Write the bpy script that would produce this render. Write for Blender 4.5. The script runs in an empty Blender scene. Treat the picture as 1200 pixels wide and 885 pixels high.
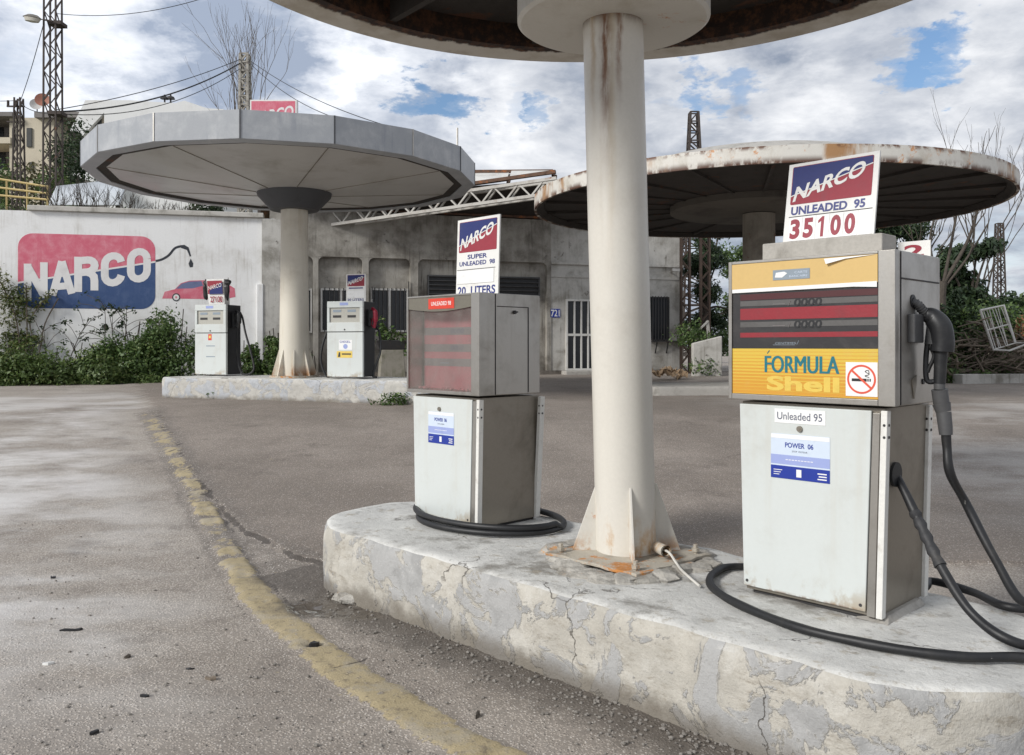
import bpy, bmesh, math, random
import numpy as np
from mathutils import Vector, Matrix, noise as mnoise

R = math.radians
random.seed(7); np.random.seed(7)
scene = bpy.context.scene
COL = scene.collection

# ------------------------------------------------------------------ camera
EYE = 1.55; FPX = 1000.0; HX = 600.0; HY = 405.0      # photo pixels: focal length, principal point, horizon row
cam_d = bpy.data.cameras.new("camera")
cam = bpy.data.objects.new("camera", cam_d); COL.objects.link(cam)
cam.location = (0, 0, EYE); cam.rotation_euler = (R(90), 0, 0)
cam_d.sensor_width = 36; cam_d.lens = 36 * FPX / 1200; cam_d.shift_y = -(442.5 - HY) / 1200
cam_d.clip_start = 0.05; cam_d.clip_end = 6000
scene.camera = cam

# ------------------------------------------------------------------ world, sun, exposure
SUN_EL, SUN_AZ = R(30), R(-125)                        # azimuth from +Y towards +X: the sun stands to the left, a little behind
vs = scene.view_settings
vs.view_transform = 'Standard'; vs.look = 'None'; vs.gamma = 1; vs.exposure = 0.22; vs.use_curve_mapping = False
world = bpy.data.worlds.new("World"); scene.world = world; world.use_nodes = True

class NB:
    """small node-tree builder"""
    def __init__(s, nt): s.nt = nt
    def n(s, t, **k):
        x = s.nt.nodes.new(t)
        for a, b in k.items(): setattr(x, a, b)
        return x
    def put(s, sock, v):
        if isinstance(v, bpy.types.NodeSocket): s.nt.links.new(v, sock)
        else:
            if hasattr(sock.default_value, '__len__') and not hasattr(v, '__len__'): v = [v] * len(sock.default_value)
            if hasattr(sock.default_value, '__len__') and len(sock.default_value) == 4 and len(v) == 3: v = (*v, 1)
            sock.default_value = v
    def math(s, op, a, b=0.0, c=0.0, clamp=False):
        x = s.n('ShaderNodeMath', operation=op, use_clamp=clamp)
        s.put(x.inputs[0], a); s.put(x.inputs[1], b); s.put(x.inputs[2], c)
        return x.outputs[0]
    def vec(s, op, a, b=(0, 0, 0)):
        x = s.n('ShaderNodeVectorMath', operation=op); s.put(x.inputs[0], a)
        if op == 'SCALE': s.put(x.inputs['Scale'], b)
        else: s.put(x.inputs[1], b)
        return x.outputs['Value'] if op in ('DOT_PRODUCT', 'LENGTH', 'DISTANCE') else x.outputs['Vector']
    def noise(s, v, scale, detail=5, rough=0.55, dist=0.0):
        x = s.n('ShaderNodeTexNoise'); s.put(x.inputs['Vector'], v); x.inputs['Scale'].default_value = scale
        x.inputs['Detail'].default_value = detail; x.inputs['Roughness'].default_value = rough; x.inputs['Distortion'].default_value = dist
        return x.outputs['Fac']
    def voro(s, v, scale, feature='F1', out='Distance', rnd=1.0):
        x = s.n('ShaderNodeTexVoronoi', feature=feature); s.put(x.inputs['Vector'], v); x.inputs['Scale'].default_value = scale
        x.inputs['Randomness'].default_value = rnd
        return x.outputs[out]
    def step(s, v, a, b):
        x = s.n('ShaderNodeMapRange', interpolation_type='SMOOTHSTEP'); s.put(x.inputs['Value'], v)
        s.put(x.inputs['From Min'], a); s.put(x.inputs['From Max'], b)
        return x.outputs['Result']
    def mix(s, f, a, b, mode='MIX'):
        x = s.n('ShaderNodeMix', data_type='RGBA', blend_type=mode)
        s.put(x.inputs[0], f); s.put(x.inputs[6], a); s.put(x.inputs[7], b)
        return x.outputs[2]
    def scaled(s, v, sc):
        return s.vec('MULTIPLY', v, sc)

def pdir(px, py):
    v = Vector(((px - HX) / FPX, 1, (HY - py) / FPX)); return v.normalized()

def build_world():
    nt = world.node_tree; nt.nodes.clear(); b = NB(nt)
    out = b.n('ShaderNodeOutputWorld'); bg = b.n('ShaderNodeBackground'); nt.links.new(bg.outputs[0], out.inputs[0])
    bg.inputs['Strength'].default_value = 0.1
    sky = b.n('ShaderNodeTexSky', sky_type='NISHITA'); sky.sun_disc = False
    sky.sun_elevation = SUN_EL; sky.sun_rotation = SUN_AZ; sky.air_density = 1.2; sky.dust_density = 0.6; sky.ozone_density = 1.6
    d = b.n('ShaderNodeTexCoord').outputs['Generated']
    sep = b.n('ShaderNodeSeparateXYZ'); b.put(sep.inputs[0], d)
    z = b.math('MAXIMUM', sep.outputs[2], 0.0)
    k = b.math('DIVIDE', 1.0, b.math('ADD', z, 0.22))
    p = b.vec('SCALE', d, k)                            # flat cloud layer seen in perspective
    p = b.vec('MULTIPLY', p, (1, 1, 0.35))
    mid = b.noise(p, 2.1, 7, 0.56, 0.35)
    fine = b.noise(b.vec('ADD', p, (9.1, 2.7, 4.2)), 6.0, 7, 0.62, 0.3)
    dist = b.n('ShaderNodeTexNoise'); b.put(dist.inputs['Vector'], p); dist.inputs['Scale'].default_value = 7.5; dist.inputs['Detail'].default_value = 6
    dist.inputs['Roughness'].default_value = .62
    warp = b.vec('SCALE', b.vec('SUBTRACT', dist.outputs['Color'], (0.5, 0.5, 0.5)), 0.16)
    dw = b.vec('NORMALIZE', b.vec('ADD', d, warp))
    def blobs(lst):
        acc = 0.0
        for px, py, r, w in lst:
            dot = b.vec('DOT_PRODUCT', dw, tuple(pdir(px, py)))
            f = b.step(dot, math.cos(r * 1.35 / FPX), math.cos(r * 0.1 / FPX))
            acc = b.math('ADD', acc, b.math('MULTIPLY', f, w))
        return acc
    blue = blobs([(492, 116, 27, .8), (530, 122, 27, .85), (632, 132, 20, .55), (812, 113, 25, .7), (866, 118, 22, .55),
                  (1068, 68, 24, .65), (1110, 60, 28, .75), (40, 88, 55, .42), (1160, 310, 70, .4), (770, 130, 18, .4), (600, 120, 20, .4), (860, 290, 60, .35)])
    blue = b.step(b.math('ADD', blue, b.math('MULTIPLY', b.math('SUBTRACT', fine, .5), .9)), .18, .95)
    white = blobs([(110, 45, 70, .7), (50, 130, 60, .3), (605, 80, 60, .7), (395, 62, 45, .5), (440, 90, 40, .4), (575, 150, 50, .45), (925, 140, 55, .55),
                   (1000, 100, 50, .35), (1150, 130, 60, .55), (800, 80, 50, .3), (360, 100, 50, .5), (660, 175, 50, .4)])
    shade = blobs([(250, 60, 110, .9), (300, 30, 80, .5), (180, 110, 60, .4), (470, 50, 60, .6), (20, 60, 50, .5), (960, 60, 80, .35), (655, 190, 45, .3), (1020, 25, 90, .4), (860, 60, 60, .3)])
    cov = b.math('SUBTRACT', 1.0, blue, clamp=True)
    lum = b.math('ADD', b.math('MULTIPLY', mid, 0.62), b.math('MULTIPLY', fine, 0.38))
    lum = b.step(lum, 0.30, 0.70)
    lum = b.math('ADD', b.math('MULTIPLY', lum, .85), b.math('MULTIPLY', white, 0.42))
    lum = b.math('SUBTRACT', lum, b.math('MULTIPLY', shade, 0.40), clamp=True)
    cloud = b.mix(lum, (2.55, 3.0, 3.85), (8.9, 9.0, 9.2))
    # bright cloud ahead on the left, boosted to add sheen to the ground
    glare = b.step(b.vec('DOT_PRODUCT', d, tuple(Vector((-.42, .86, .36)).normalized())), .88, 1.0)
    cloud = b.mix(1.0, cloud, b.math('ADD', 1.0, b.math('MULTIPLY', glare, .35)), 'MULTIPLY')
    back = b.step(b.vec('DOT_PRODUCT', d, (-0.45, -0.55, 0.62)), -0.05, 0.9)
    cloud = b.mix(1.0, cloud, b.math('ADD', 1.0, b.math('MULTIPLY', back, BACK_SKY)), 'MULTIPLY')
    skyc = b.mix(1.0, sky.outputs[0], (0.85, 0.95, 1.1), 'MULTIPLY')
    low = b.math('SUBTRACT', 1.0, b.step(sep.outputs[2], .0, .16))
    skyc = b.mix(b.math('MULTIPLY', low, .75), skyc, (5.2, 6.2, 7.6))
    col = b.mix(cov, skyc, cloud)
    b.put(bg.inputs['Color'], col)
BACK_SKY = 0.0
build_world()
sd = bpy.data.lights.new("sun", 'SUN'); sd.energy = 2.7; sd.angle = R(13); sd.color = (1.0, 0.975, 0.935)
sun = bpy.data.objects.new("sun", sd); COL.objects.link(sun)
sv = Vector((math.sin(SUN_AZ) * math.cos(SUN_EL), math.cos(SUN_AZ) * math.cos(SUN_EL), math.sin(SUN_EL)))
sun.rotation_euler = sv.to_track_quat('Z', 'Y').to_euler(); sun.location = sv * 60

# ------------------------------------------------------------------ mesh helpers
class MB:
    def __init__(s): s.v = []; s.f = []; s.m = []; s.mi = 0
    def face(s, idx): s.f.append(tuple(idx)); s.m.append(s.mi)
    def add(s, vs, fs):
        o = len(s.v); s.v += [tuple(x) for x in vs]
        for f in fs: s.face([o + i for i in f])
    def box(s, x0, x1, y0, y1, z0, z1):
        s.add([(x0,y0,z0),(x1,y0,z0),(x1,y1,z0),(x0,y1,z0),(x0,y0,z1),(x1,y0,z1),(x1,y1,z1),(x0,y1,z1)],
              [(3,2,1,0),(4,5,6,7),(0,1,5,4),(1,2,6,5),(2,3,7,6),(3,0,4,7)]); return s
    def frustum(s, a, b, z0, z1):
        """a, b = (x0,x1,y0,y1) at the bottom and the top"""
        q = lambda r, z: [(r[0],r[2],z),(r[1],r[2],z),(r[1],r[3],z),(r[0],r[3],z)]
        s.add(q(a, z0) + q(b, z1), [(3,2,1,0),(4,5,6,7),(0,1,5,4),(1,2,6,5),(2,3,7,6),(3,0,4,7)]); return s
    def bar(s, p, q, w, h=None, up=(0, 0, 1)):
        """square bar from p to q"""
        h = h or w; p = Vector(p); q = Vector(q); d = (q - p)
        if d.length < 1e-6: return s
        d.normalize(); u = Vector(up)
        if abs(d.dot(u)) > .98: u = Vector((0, 1, 0))
        a = d.cross(u).normalized() * w / 2; c = a.cross(d).normalized() * h / 2
        s.add([p-a-c, p+a-c, p+a+c, p-a+c, q-a-c, q+a-c, q+a+c, q-a+c],
              [(0,1,2,3),(7,6,5,4),(4,5,1,0),(5,6,2,1),(6,7,3,2),(7,4,0,3)]); return s
    def tube(s, pts, r, seg=10, cap=True):
        pts = [Vector(p) for p in pts]; n = len(pts)
        rr = r if isinstance(r, (list, tuple)) else [r] * n
        o = len(s.v); prev = None
        for i, p in enumerate(pts):
            t = (pts[min(i+1, n-1)] - pts[max(i-1, 0)])
            t = t.normalized() if t.length > 1e-9 else Vector((0, 0, 1))
            if prev is None:
                u = Vector((0, 0, 1)) if abs(t.z) < .9 else Vector((1, 0, 0))
                a = t.cross(u).normalized()
            else:
                a = prev - t * prev.dot(t); a = a.normalized() if a.length > 1e-6 else prev
            prev = a; c = t.cross(a)
            for k in range(seg):
                w = 2 * math.pi * k / seg
                s.v.append(tuple(p + (a * math.cos(w) + c * math.sin(w)) * rr[i]))
        for i in range(n - 1):
            for k in range(seg):
                k2 = (k + 1) % seg
                s.face((o+i*seg+k, o+i*seg+k2, o+(i+1)*seg+k2, o+(i+1)*seg+k))
        if cap:
            s.face([o + k for k in range(seg)][::-1]); s.face([o + (n-1)*seg + k for k in range(seg)])
        return s
    def lathe(s, prof, seg=48, c=(0, 0), rot=0.0, closed=False):
        """prof: [(r,z)...]"""
        o = len(s.v); n = len(prof)
        for r, z in prof:
            for k in range(seg):
                w = 2 * math.pi * k / seg + rot
                s.v.append((c[0] + r * math.cos(w), c[1] + r * math.sin(w), z))
        rng = range(n if closed else n - 1)
        for i in rng:
            j = (i + 1) % n
            for k in range(seg):
                k2 = (k + 1) % seg
                s.face((o+i*seg+k, o+i*seg+k2, o+j*seg+k2, o+j*seg+k))
        if not closed:
            if prof[0][0] > 1e-6: s.face([o + k for k in range(seg)][::-1])
            if prof[-1][0] > 1e-6: s.face([o + (n-1)*seg + k for k in range(seg)])
        return s
    def prism(s, pts, y0, y1):
        """outline in XZ (counter-clockwise seen from -Y) extruded along Y"""
        n = len(pts)
        s.add([(x, y0, z) for x, z in pts] + [(x, y1, z) for x, z in pts],
              [tuple(range(n)), tuple(range(2*n-1, n-1, -1))] + [((i+1) % n, i, n+i, n+(i+1) % n) for i in range(n)]); return s
    def slabxy(s, pts, z0, z1):
        n = len(pts)
        s.add([(x, y, z0) for x, y in pts] + [(x, y, z1) for x, y in pts],
              [tuple(range(n))[::-1], tuple(range(n, 2*n))] + [(i, (i+1) % n, n+(i+1) % n, n+i) for i in range(n)]); return s
    def build(s, name, mats, parent=None, smooth=35, bevel=0, seg=2, xf=None):
        me = bpy.data.meshes.new(name); me.from_pydata(s.v, [], s.f); me.validate()
        if not isinstance(mats, (list, tuple)): mats = [mats]
        for m in mats: me.materials.append(m)
        if len(mats) > 1: me.polygons.foreach_set('material_index', s.m[:len(me.polygons)])
        if xf is not None: me.transform(xf)
        if smooth:
            me.polygons.foreach_set('use_smooth', [True] * len(me.polygons)); me.set_sharp_from_angle(angle=R(smooth))
        me.update()
        o = bpy.data.objects.new(name, me); COL.objects.link(o)
        if parent: o.parent = parent
        if bevel:
            b = o.modifiers.new('bevel', 'BEVEL'); b.width = bevel; b.segments = seg; b.limit_method = 'ANGLE'; b.angle_limit = R(40); b.harden_normals = True
        return o

def tag(o, label=None, cat=None, group=None, kind=None):
    if label: o['label'] = label
    if cat: o['category'] = cat
    if group: o['group'] = group
    if kind: o['kind'] = kind
    return o
def thing(name, label, cat, loc=(0, 0, 0), rotz=0.0, group=None):
    o = bpy.data.objects.new(name, None); COL.objects.link(o); o.empty_display_size = .2
    o.location = loc; o.rotation_euler = (0, 0, rotz)
    return tag(o, label, cat, group)
def copy_tree(o, parent=None):
    c = o.copy(); COL.objects.link(c)
    if parent: c.parent = parent
    for ch in list(o.children): copy_tree(ch, c)
    return c

def spline(pts, n=12):
    P = [Vector(p) for p in pts]; out = []
    for i in range(len(P) - 1):
        a = P[max(i-1, 0)]; b = P[i]; c = P[i+1]; d = P[min(i+2, len(P)-1)]
        for k in range(n):
            t = k / n
            out.append(0.5 * ((2*b) + (c-a)*t + (2*a-5*b+4*c-d)*t*t + (3*b-a-3*c+d)*t*t*t))
    out.append(P[-1]); return out

DG = None
def lettering(body, mat, parent, x, z, w, h, y=0.0, bold=0.0, shear=0.0, slope=0.0, name='lettering', xf=None, thick=0.0006):
    """a line of writing as a thin mesh facing -Y; (x,z) = lower left, w x h its box"""
    cu = bpy.data.curves.new('txt', 'FONT'); cu.body = body; cu.offset = bold; cu.resolution_u = 4; cu.fill_mode = 'FRONT'
    ob = bpy.data.objects.new('txt', cu); COL.objects.link(ob)
    dg = bpy.context.evaluated_depsgraph_get(); dg.update()
    me = bpy.data.meshes.new_from_object(ob.evaluated_get(dg))
    bpy.data.objects.remove(ob); bpy.data.curves.remove(cu)
    co = np.empty(len(me.vertices) * 3); me.vertices.foreach_get('co', co); co = co.reshape(-1, 3)
    lo = co.min(0); hi = co.max(0); s = (co - lo) / np.maximum(hi - lo, 1e-6)
    X = x + s[:, 0] * w + shear * s[:, 1] * h; Z = z + s[:, 1] * h + slope * s[:, 0] * w
    me.vertices.foreach_set('co', np.stack([X, np.full_like(X, y), Z], 1).ravel())
    me.name = name; me.materials.clear(); me.materials.append(mat)
    if xf is not None: me.transform(xf)
    me.update()
    o = bpy.data.objects.new(name, me); COL.objects.link(o)
    if parent: o.parent = parent
    return o

# ------------------------------------------------------------------ materials
def new_mat(name):
    m = bpy.data.materials.new(name); m.use_nodes = True; m.node_tree.nodes.clear()
    b = NB(m.node_tree); o = b.n('ShaderNodeOutputMaterial'); p = b.n('ShaderNodeBsdfPrincipled')
    m.node_tree.links.new(p.outputs[0], o.inputs[0]); return m, b, p
def objcoord(b):
    tc = b.n('ShaderNodeTexCoord').outputs['Object']; oi = b.n('ShaderNodeObjectInfo').outputs['Random']
    return b.vec('ADD', tc, b.vec('SCALE', (13.0, 29.0, 7.0), oi)) if False else tc
def bump(b, p, h, strength=0.3, dist=0.01):
    x = b.n('ShaderNodeBump'); x.inputs['Strength'].default_value = strength; x.inputs['Distance'].default_value = dist
    b.put(x.inputs['Height'], h); b.put(p.inputs['Normal'], x.outputs[0])

def weathered(name, base, dirt=None, amt=0.4, scale=2.5, rough=0.6, metal=0.0, streak=0.0, streakcol=None, rust=0.0, rustcol=(.16, .055, .02),
              rscale=4.0, fine=0.12, fscale=60, bmp=0.15, coat=0.0, rvar=0.15, bdist=0.004, alt=None, stains=(), runs=()):
    m, b, p = new_mat(name); v = objcoord(b)
    dirt = dirt or tuple(c * 0.55 for c in base)
    col = base
    if alt:
        col = b.mix(b.step(b.noise(v, scale * .45, 6, .6), .42, .6), base, alt)
    n1 = b.noise(v, scale, 9, 0.66, 0.3)
    f1 = b.step(n1, 0.62 - amt * 0.35, 0.86 - amt * 0.15)
    col = b.mix(f1, col, dirt)
    if streak:
        sv_ = b.scaled(v, (1, 1, 0.06)); n2 = b.noise(sv_, 14, 5, 0.6)
        f2 = b.math('MULTIPLY', b.step(n2, 0.5, 0.72), b.math('MULTIPLY', b.step(b.noise(v, 1.1, 4), .35, .65), streak))
        col = b.mix(f2, col, streakcol or dirt)
    if rust:
        n3 = b.noise(b.vec('ADD', v, (5, 3, 8)), rscale, 9, 0.7, 0.4)
        f3 = b.step(n3, 0.70 - rust * 0.3, 0.76 - rust * 0.25)
        rc = b.mix(b.noise(v, 25, 4), rustcol, tuple(min(1, c * 2.1) for c in rustcol))
        col = b.mix(f3, col, rc)
    for z0, z1, sc, thr, stf, scol in stains:              # runs and tide marks that start at a given height
        sz = b.n('ShaderNodeSeparateXYZ'); b.put(sz.inputs[0], v)
        ns = b.noise(b.scaled(v, (1, 1, stf)), sc, 6, .65)
        fs = b.math('MULTIPLY', b.step(ns, thr, thr + .14), b.step(sz.outputs[2], z0, z1))
        col = b.mix(fs, col, scol)
    for xr, wr, z0, z1, scol, am in runs:                   # single runs of rust down the near side, from a given height
        sz = b.n('ShaderNodeSeparateXYZ'); b.put(sz.inputs[0], v)
        wob = b.math('MULTIPLY', b.math('SUBTRACT', b.noise(v, 6, 5, .65), .5), .05)
        dx = b.math('ABSOLUTE', b.math('ADD', b.math('SUBTRACT', sz.outputs[0], xr), wob))
        f = b.math('MULTIPLY', b.step(dx, wr, 0.0), b.math('MULTIPLY', b.step(sz.outputs[2], z0, z1), b.math('LESS_THAN', sz.outputs[1], .05)))
        col = b.mix(b.math('MULTIPLY', f, b.math('MULTIPLY', b.step(b.noise(b.scaled(v, (1, 1, .15)), 30, 5, .7), .25, .6), am)), col, scol)
    nf = b.noise(v, fscale, 4, 0.6)
    k = b.math('ADD', 1.0 - fine, b.math('MULTIPLY', nf, 2 * fine))
    col = b.mix(1.0, col, k, 'MULTIPLY')
    b.put(p.inputs['Base Color'], col)
    rr = b.math('ADD', rough - rvar / 2, b.math('MULTIPLY', n1, rvar))
    if rust: rr = b.math('ADD', rr, b.math('MULTIPLY', f3, 0.25), clamp=True)
    b.put(p.inputs['Roughness'], rr)
    if metal:
        mm = metal
        if rust: mm = b.math('MULTIPLY', metal, b.math('SUBTRACT', 1.0, f3))
        b.put(p.inputs['Metallic'], mm)
    if coat: p.inputs['Coat Weight'].default_value = coat; p.inputs['Coat Roughness'].default_value = .15
    if bmp: bump(b, p, b.math('ADD', nf, b.math('MULTIPLY', n1, 1.5)), bmp, bdist)
    return m

def flat(name, base, rough=0.5, metal=0.0, var=0.1, vscale=30):
    return weathered(name, base, tuple(c * .7 for c in base), .25, 6, rough, metal, fine=var, fscale=vscale, bmp=0.05)

M = {}
# ---- asphalt: attributes carry where the newer overlay, the cracked edge, the old kerb line and the standing damp lie
def mat_ground():
    m, b, p = new_mat('asphalt'); v = b.n('ShaderNodeTexCoord').outputs['Object']
    def at(n):
        a = b.n('ShaderNodeAttribute'); a.attribute_name = n; return a.outputs['Fac']
    wob = b.noise(v, 9, 6, .7)
    patch = b.step(b.math('ADD', at('overlay'), b.math('MULTIPLY', b.math('SUBTRACT', wob, .5), .35)), .4, .6)
    crack = b.step(b.math('ADD', at('crack'), b.math('MULTIPLY', b.math('SUBTRACT', wob, .5), 1.0)), .45, .62)
    grit = b.step(b.math('ADD', at('grit'), b.math('MULTIPLY', b.math('SUBTRACT', wob, .5), .8)), .35, .75)
    yel = b.step(b.math('ADD', at('yellow'), b.math('MULTIPLY', b.math('SUBTRACT', b.noise(v, 11, 6, .75), .5), 3.0)), .40, .75)
    damp = at('damp')
    big = b.noise(v, .55, 4, .6); mid = b.noise(v, 3.2, 6, .68); fine = b.noise(v, 140, 2, .7)
    # aggregate: small stones, some of them pale
    st = b.n('ShaderNodeTexVoronoi'); b.put(st.inputs['Vector'], v); st.inputs['Scale'].default_value = 72
    stone = b.math('SUBTRACT', 1.0, b.step(st.outputs['Distance'], .18, .45))
    sr = b.n('ShaderNodeSeparateColor'); b.put(sr.inputs[0], st.outputs['Color'])
    pale = b.step(sr.outputs[0], .45, .9); dark = b.step(sr.outputs[1], .8, .97)
    st2 = b.n('ShaderNodeTexVoronoi'); b.put(st2.inputs['Vector'], v); st2.inputs['Scale'].default_value = 38
    sr2 = b.n('ShaderNodeSeparateColor'); b.put(sr2.inputs[0], st2.outputs['Color'])
    chip = b.math('MULTIPLY', b.step(sr2.outputs[0], .72, .9), b.math('SUBTRACT', 1.0, b.step(st2.outputs['Distance'], .12, .38)))
    old = b.mix(b.step(big, .38, .62), (.34, .295, .252), (.44, .39, .338))
    new = b.mix(b.step(big, .36, .66), (.235, .196, .163), (.34, .288, .245))
    col = b.mix(patch, old, new)
    col = b.mix(b.math('MULTIPLY', b.step(mid, .52, .72), .55), col, (.19, .16, .138))
    col = b.mix(b.math('MULTIPLY', b.step(b.noise(v, 1.3, 5, .65), .58, .72), .55), col, (.125, .098, .078))
    # tyre-drawn, rain-washed streaks across the forecourt
    stv = b.scaled(v, (.5, 3.2, 1)); stn = b.noise(stv, 2.2, 4, .6)
    col = b.mix(b.math('MULTIPLY', b.step(stn, .56, .80), .22), col, (.40, .36, .325))
    silt_sheen = b.math('MULTIPLY', at('wet'), b.step(b.noise(b.scaled(v, (.55, .95, 1)), .8, 6, .62), .40, .64))  # pale dried silt, with the wet sheen's brightness painted into the same colour
    spot = b.step(b.noise(b.vec('ADD', v, (3.3, 8.1, 0)), .9, 6, .68), .57, .70)
    col = b.mix(b.math('MULTIPLY', spot, .6), col, (.135, .108, .086))
    col = b.mix(b.math('MULTIPLY', grit, .6), col, (.165, .143, .124))
    gs = b.math('ADD', .8, b.math('MULTIPLY', grit, .3))
    col = b.mix(b.math('MULTIPLY', b.step(st.outputs['Distance'], .38, .62), .5), col, (.13, .115, .10))
    col = b.mix(b.math('MULTIPLY', b.math('MULTIPLY', stone, pale), b.math('MULTIPLY', gs, .95)), col, (.66, .62, .57))
    col = b.mix(b.math('MULTIPLY', b.math('MULTIPLY', stone, dark), .85), col, (.055, .047, .042))
    col = b.mix(b.math('MULTIPLY', chip, b.math('ADD', .22, b.math('MULTIPLY', grit, .6))), col, (.5, .46, .41))
    col = b.mix(b.math('MULTIPLY', silt_sheen, .78), col, (.72, .70, .67))
    ye = b.mix(b.noise(v, 6, 6, .7), (.33, .265, .15), (.46, .385, .245))
    ye = b.mix(b.step(b.noise(v, 24, 7, .75), .5, .66), ye, (.22, .18, .12))
    ye = b.mix(b.math('MULTIPLY', b.step(b.noise(v, 4, 8, .7), .5, .62), .7), ye, (.36, .32, .25))
    col = b.mix(yel, col, ye)
    col = b.mix(b.math('MULTIPLY', crack, .8), col, (.055, .046, .04))
    col = b.mix(b.math('MULTIPLY', damp, .5), col, (.085, .07, .058))
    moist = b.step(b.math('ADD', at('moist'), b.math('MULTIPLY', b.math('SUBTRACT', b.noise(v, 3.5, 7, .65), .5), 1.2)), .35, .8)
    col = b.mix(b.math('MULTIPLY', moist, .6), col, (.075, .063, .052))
    k = b.math('ADD', .62, b.math('MULTIPLY', fine, .76))
    col = b.mix(1.0, col, k, 'MULTIPLY')
    b.put(p.inputs['Base Color'], col)
    wetn = b.step(b.noise(b.scaled(v, (.55, .95, 1)), .8, 6, .62), .38, .60)
    wet = b.math('MULTIPLY', wetn, at('wet'))
    rough = b.math('SUBTRACT', .80, b.math('MULTIPLY', wet, .5))
    rough = b.math('SUBTRACT', b.math('SUBTRACT', rough, b.math('MULTIPLY', moist, .22)), b.math('MULTIPLY', damp, .72), clamp=True)
    b.put(p.inputs['Roughness'], rough)
    b.put(p.inputs['Specular IOR Level'], b.math('ADD', .5, b.math('MULTIPLY', wet, .5)))
    h = b.math('ADD', b.math('MULTIPLY', stone, b.math('ADD', .5, b.math('MULTIPLY', sr.outputs[2], .8))), b.math('MULTIPLY', fine, .5))
    h = b.math('ADD', h, b.math('MULTIPLY', chip, 1.6))
    h = b.math('MULTIPLY', h, b.math('SUBTRACT', 1.0, b.math('MULTIPLY', yel, .75)))
    h = b.math('MULTIPLY', h, b.math('SUBTRACT', 1.0, damp))
    h = b.math('MULTIPLY', h, b.math('SUBTRACT', 1.0, b.math('MULTIPLY', wet, .55)))
    bump(b, p, h, .8, .0045)
    return m
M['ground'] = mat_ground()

def mat_island(name, paint=(.415, .413, .405), under=(.445, .422, .372), top=(.56, .555, .53), topdark=(.21, .195, .17)):
    """old concrete: grey-blue paint flaking off a cream render on the sides, bare worn concrete on top"""
    m, b, p = new_mat(name); v = b.n('ShaderNodeTexCoord').outputs['Object']
    g = b.n('ShaderNodeNewGeometry'); sp = b.n('ShaderNodeSeparateXYZ'); b.put(sp.inputs[0], g.outputs['True Normal'])
    up = b.step(b.math('ADD', sp.outputs[2], b.math('MULTIPLY', b.math('SUBTRACT', b.noise(v, 12, 6, .7), .5), .7)), .45, .75)
    n = b.noise(v, 3.1, 10, .66, .7); nn = b.noise(b.vec('ADD', v, (4, 4, 4)), 6, 8, .65)
    peel = b.step(n, .475, .50); edge = b.math('MULTIPLY', b.step(n, .465, .485), b.math('SUBTRACT', 1.0, peel))
    cre = b.mix(b.step(nn, .4, .65), under, tuple(c * 1.18 for c in under))
    cre = b.mix(b.step(b.noise(b.scaled(v, (1, 1, 3)), 7, 9, .75), .5, .72), cre, (.27, .235, .185))
    cre = b.mix(b.math('MULTIPLY', b.step(b.noise(v, 5, 9, .72), .5, .64), .6), cre, (.60, .58, .53))
    pai = b.mix(b.step(nn, .42, .62), paint, tuple(c * .8 for c in paint))
    pai = b.mix(b.step(b.noise(v, 17, 7, .7), .6, .7), pai, (.55, .54, .52))
    side = b.mix(peel, pai, cre); side = b.mix(b.math('MULTIPLY', edge, .6), side, (.66, .64, .60))
    tp = b.mix(b.step(b.noise(v, 3.4, 9, .66), .42, .62), top, tuple(c * 1.22 for c in top))
    tp = b.mix(b.math('MULTIPLY', b.step(b.noise(b.vec('ADD', v, (7, 1, 3)), 2.3, 9, .7), .52, .66), .85), tp, topdark)
    tp = b.mix(b.math('MULTIPLY', b.step(b.noise(v, 9, 8, .7), .56, .66), .6), tp, (.33, .285, .215))
    tp = b.mix(b.math('MULTIPLY', b.step(b.noise(v, 26, 7, .75), .55, .7), .55), tp, (.16, .15, .13))
    col = b.mix(up, side, tp)
    # cracks run along cell borders of a warped cell pattern
    wv = b.vec('ADD', v, b.vec('SCALE', b.n('ShaderNodeTexNoise').outputs['Color'], .0))
    wn = b.n('ShaderNodeTexNoise'); b.put(wn.inputs['Vector'], v); wn.inputs['Scale'].default_value = 5; wn.inputs['Detail'].default_value = 6
    wv = b.vec('ADD', v, b.vec('SCALE', wn.outputs['Color'], .35))
    ck = b.voro(wv, 1.1, 'DISTANCE_TO_EDGE'); cf = b.math('SUBTRACT', 1.0, b.step(ck, .0012, .005))
    cf = b.math('MULTIPLY', cf, b.step(b.noise(v, 1.8, 3), .50, .58))
    col = b.mix(b.math('MULTIPLY', cf, .75), col, (.10, .085, .07))
    fine = b.noise(v, 110, 4, .65); col = b.mix(1.0, col, b.math('ADD', .86, b.math('MULTIPLY', fine, .28)), 'MULTIPLY')
    # splashed grime along the foot
    po = b.n('ShaderNodeSeparateXYZ'); b.put(po.inputs[0], v)
    foot = b.math('SUBTRACT', 1.0, b.step(b.math('ADD', po.outputs[2], b.math('MULTIPLY', b.math('SUBTRACT', nn, .5), .22)), .01, .13))
    col = b.mix(b.math('MULTIPLY', foot, .8), col, (.15, .128, .10))
    b.put(p.inputs['Base Color'], col); p.inputs['Roughness'].default_value = .82
    h = b.math('ADD', b.math('MULTIPLY', fine, .35), b.math('MULTIPLY', b.noise(v, 22, 7, .7), 1.2))
    h = b.math('SUBTRACT', h, b.math('MULTIPLY', b.math('MULTIPLY', peel, b.math('SUBTRACT', 1.0, up)), .5)); h = b.math('SUBTRACT', h, b.math('MULTIPLY', cf, .8))
    bump(b, p, h, .9, .009); return m
M['island'] = mat_island('peeling_concrete')
M['island_far'] = mat_island('peeling_concrete_pale', (.47, .485, .505), (.46, .445, .41))
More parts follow.
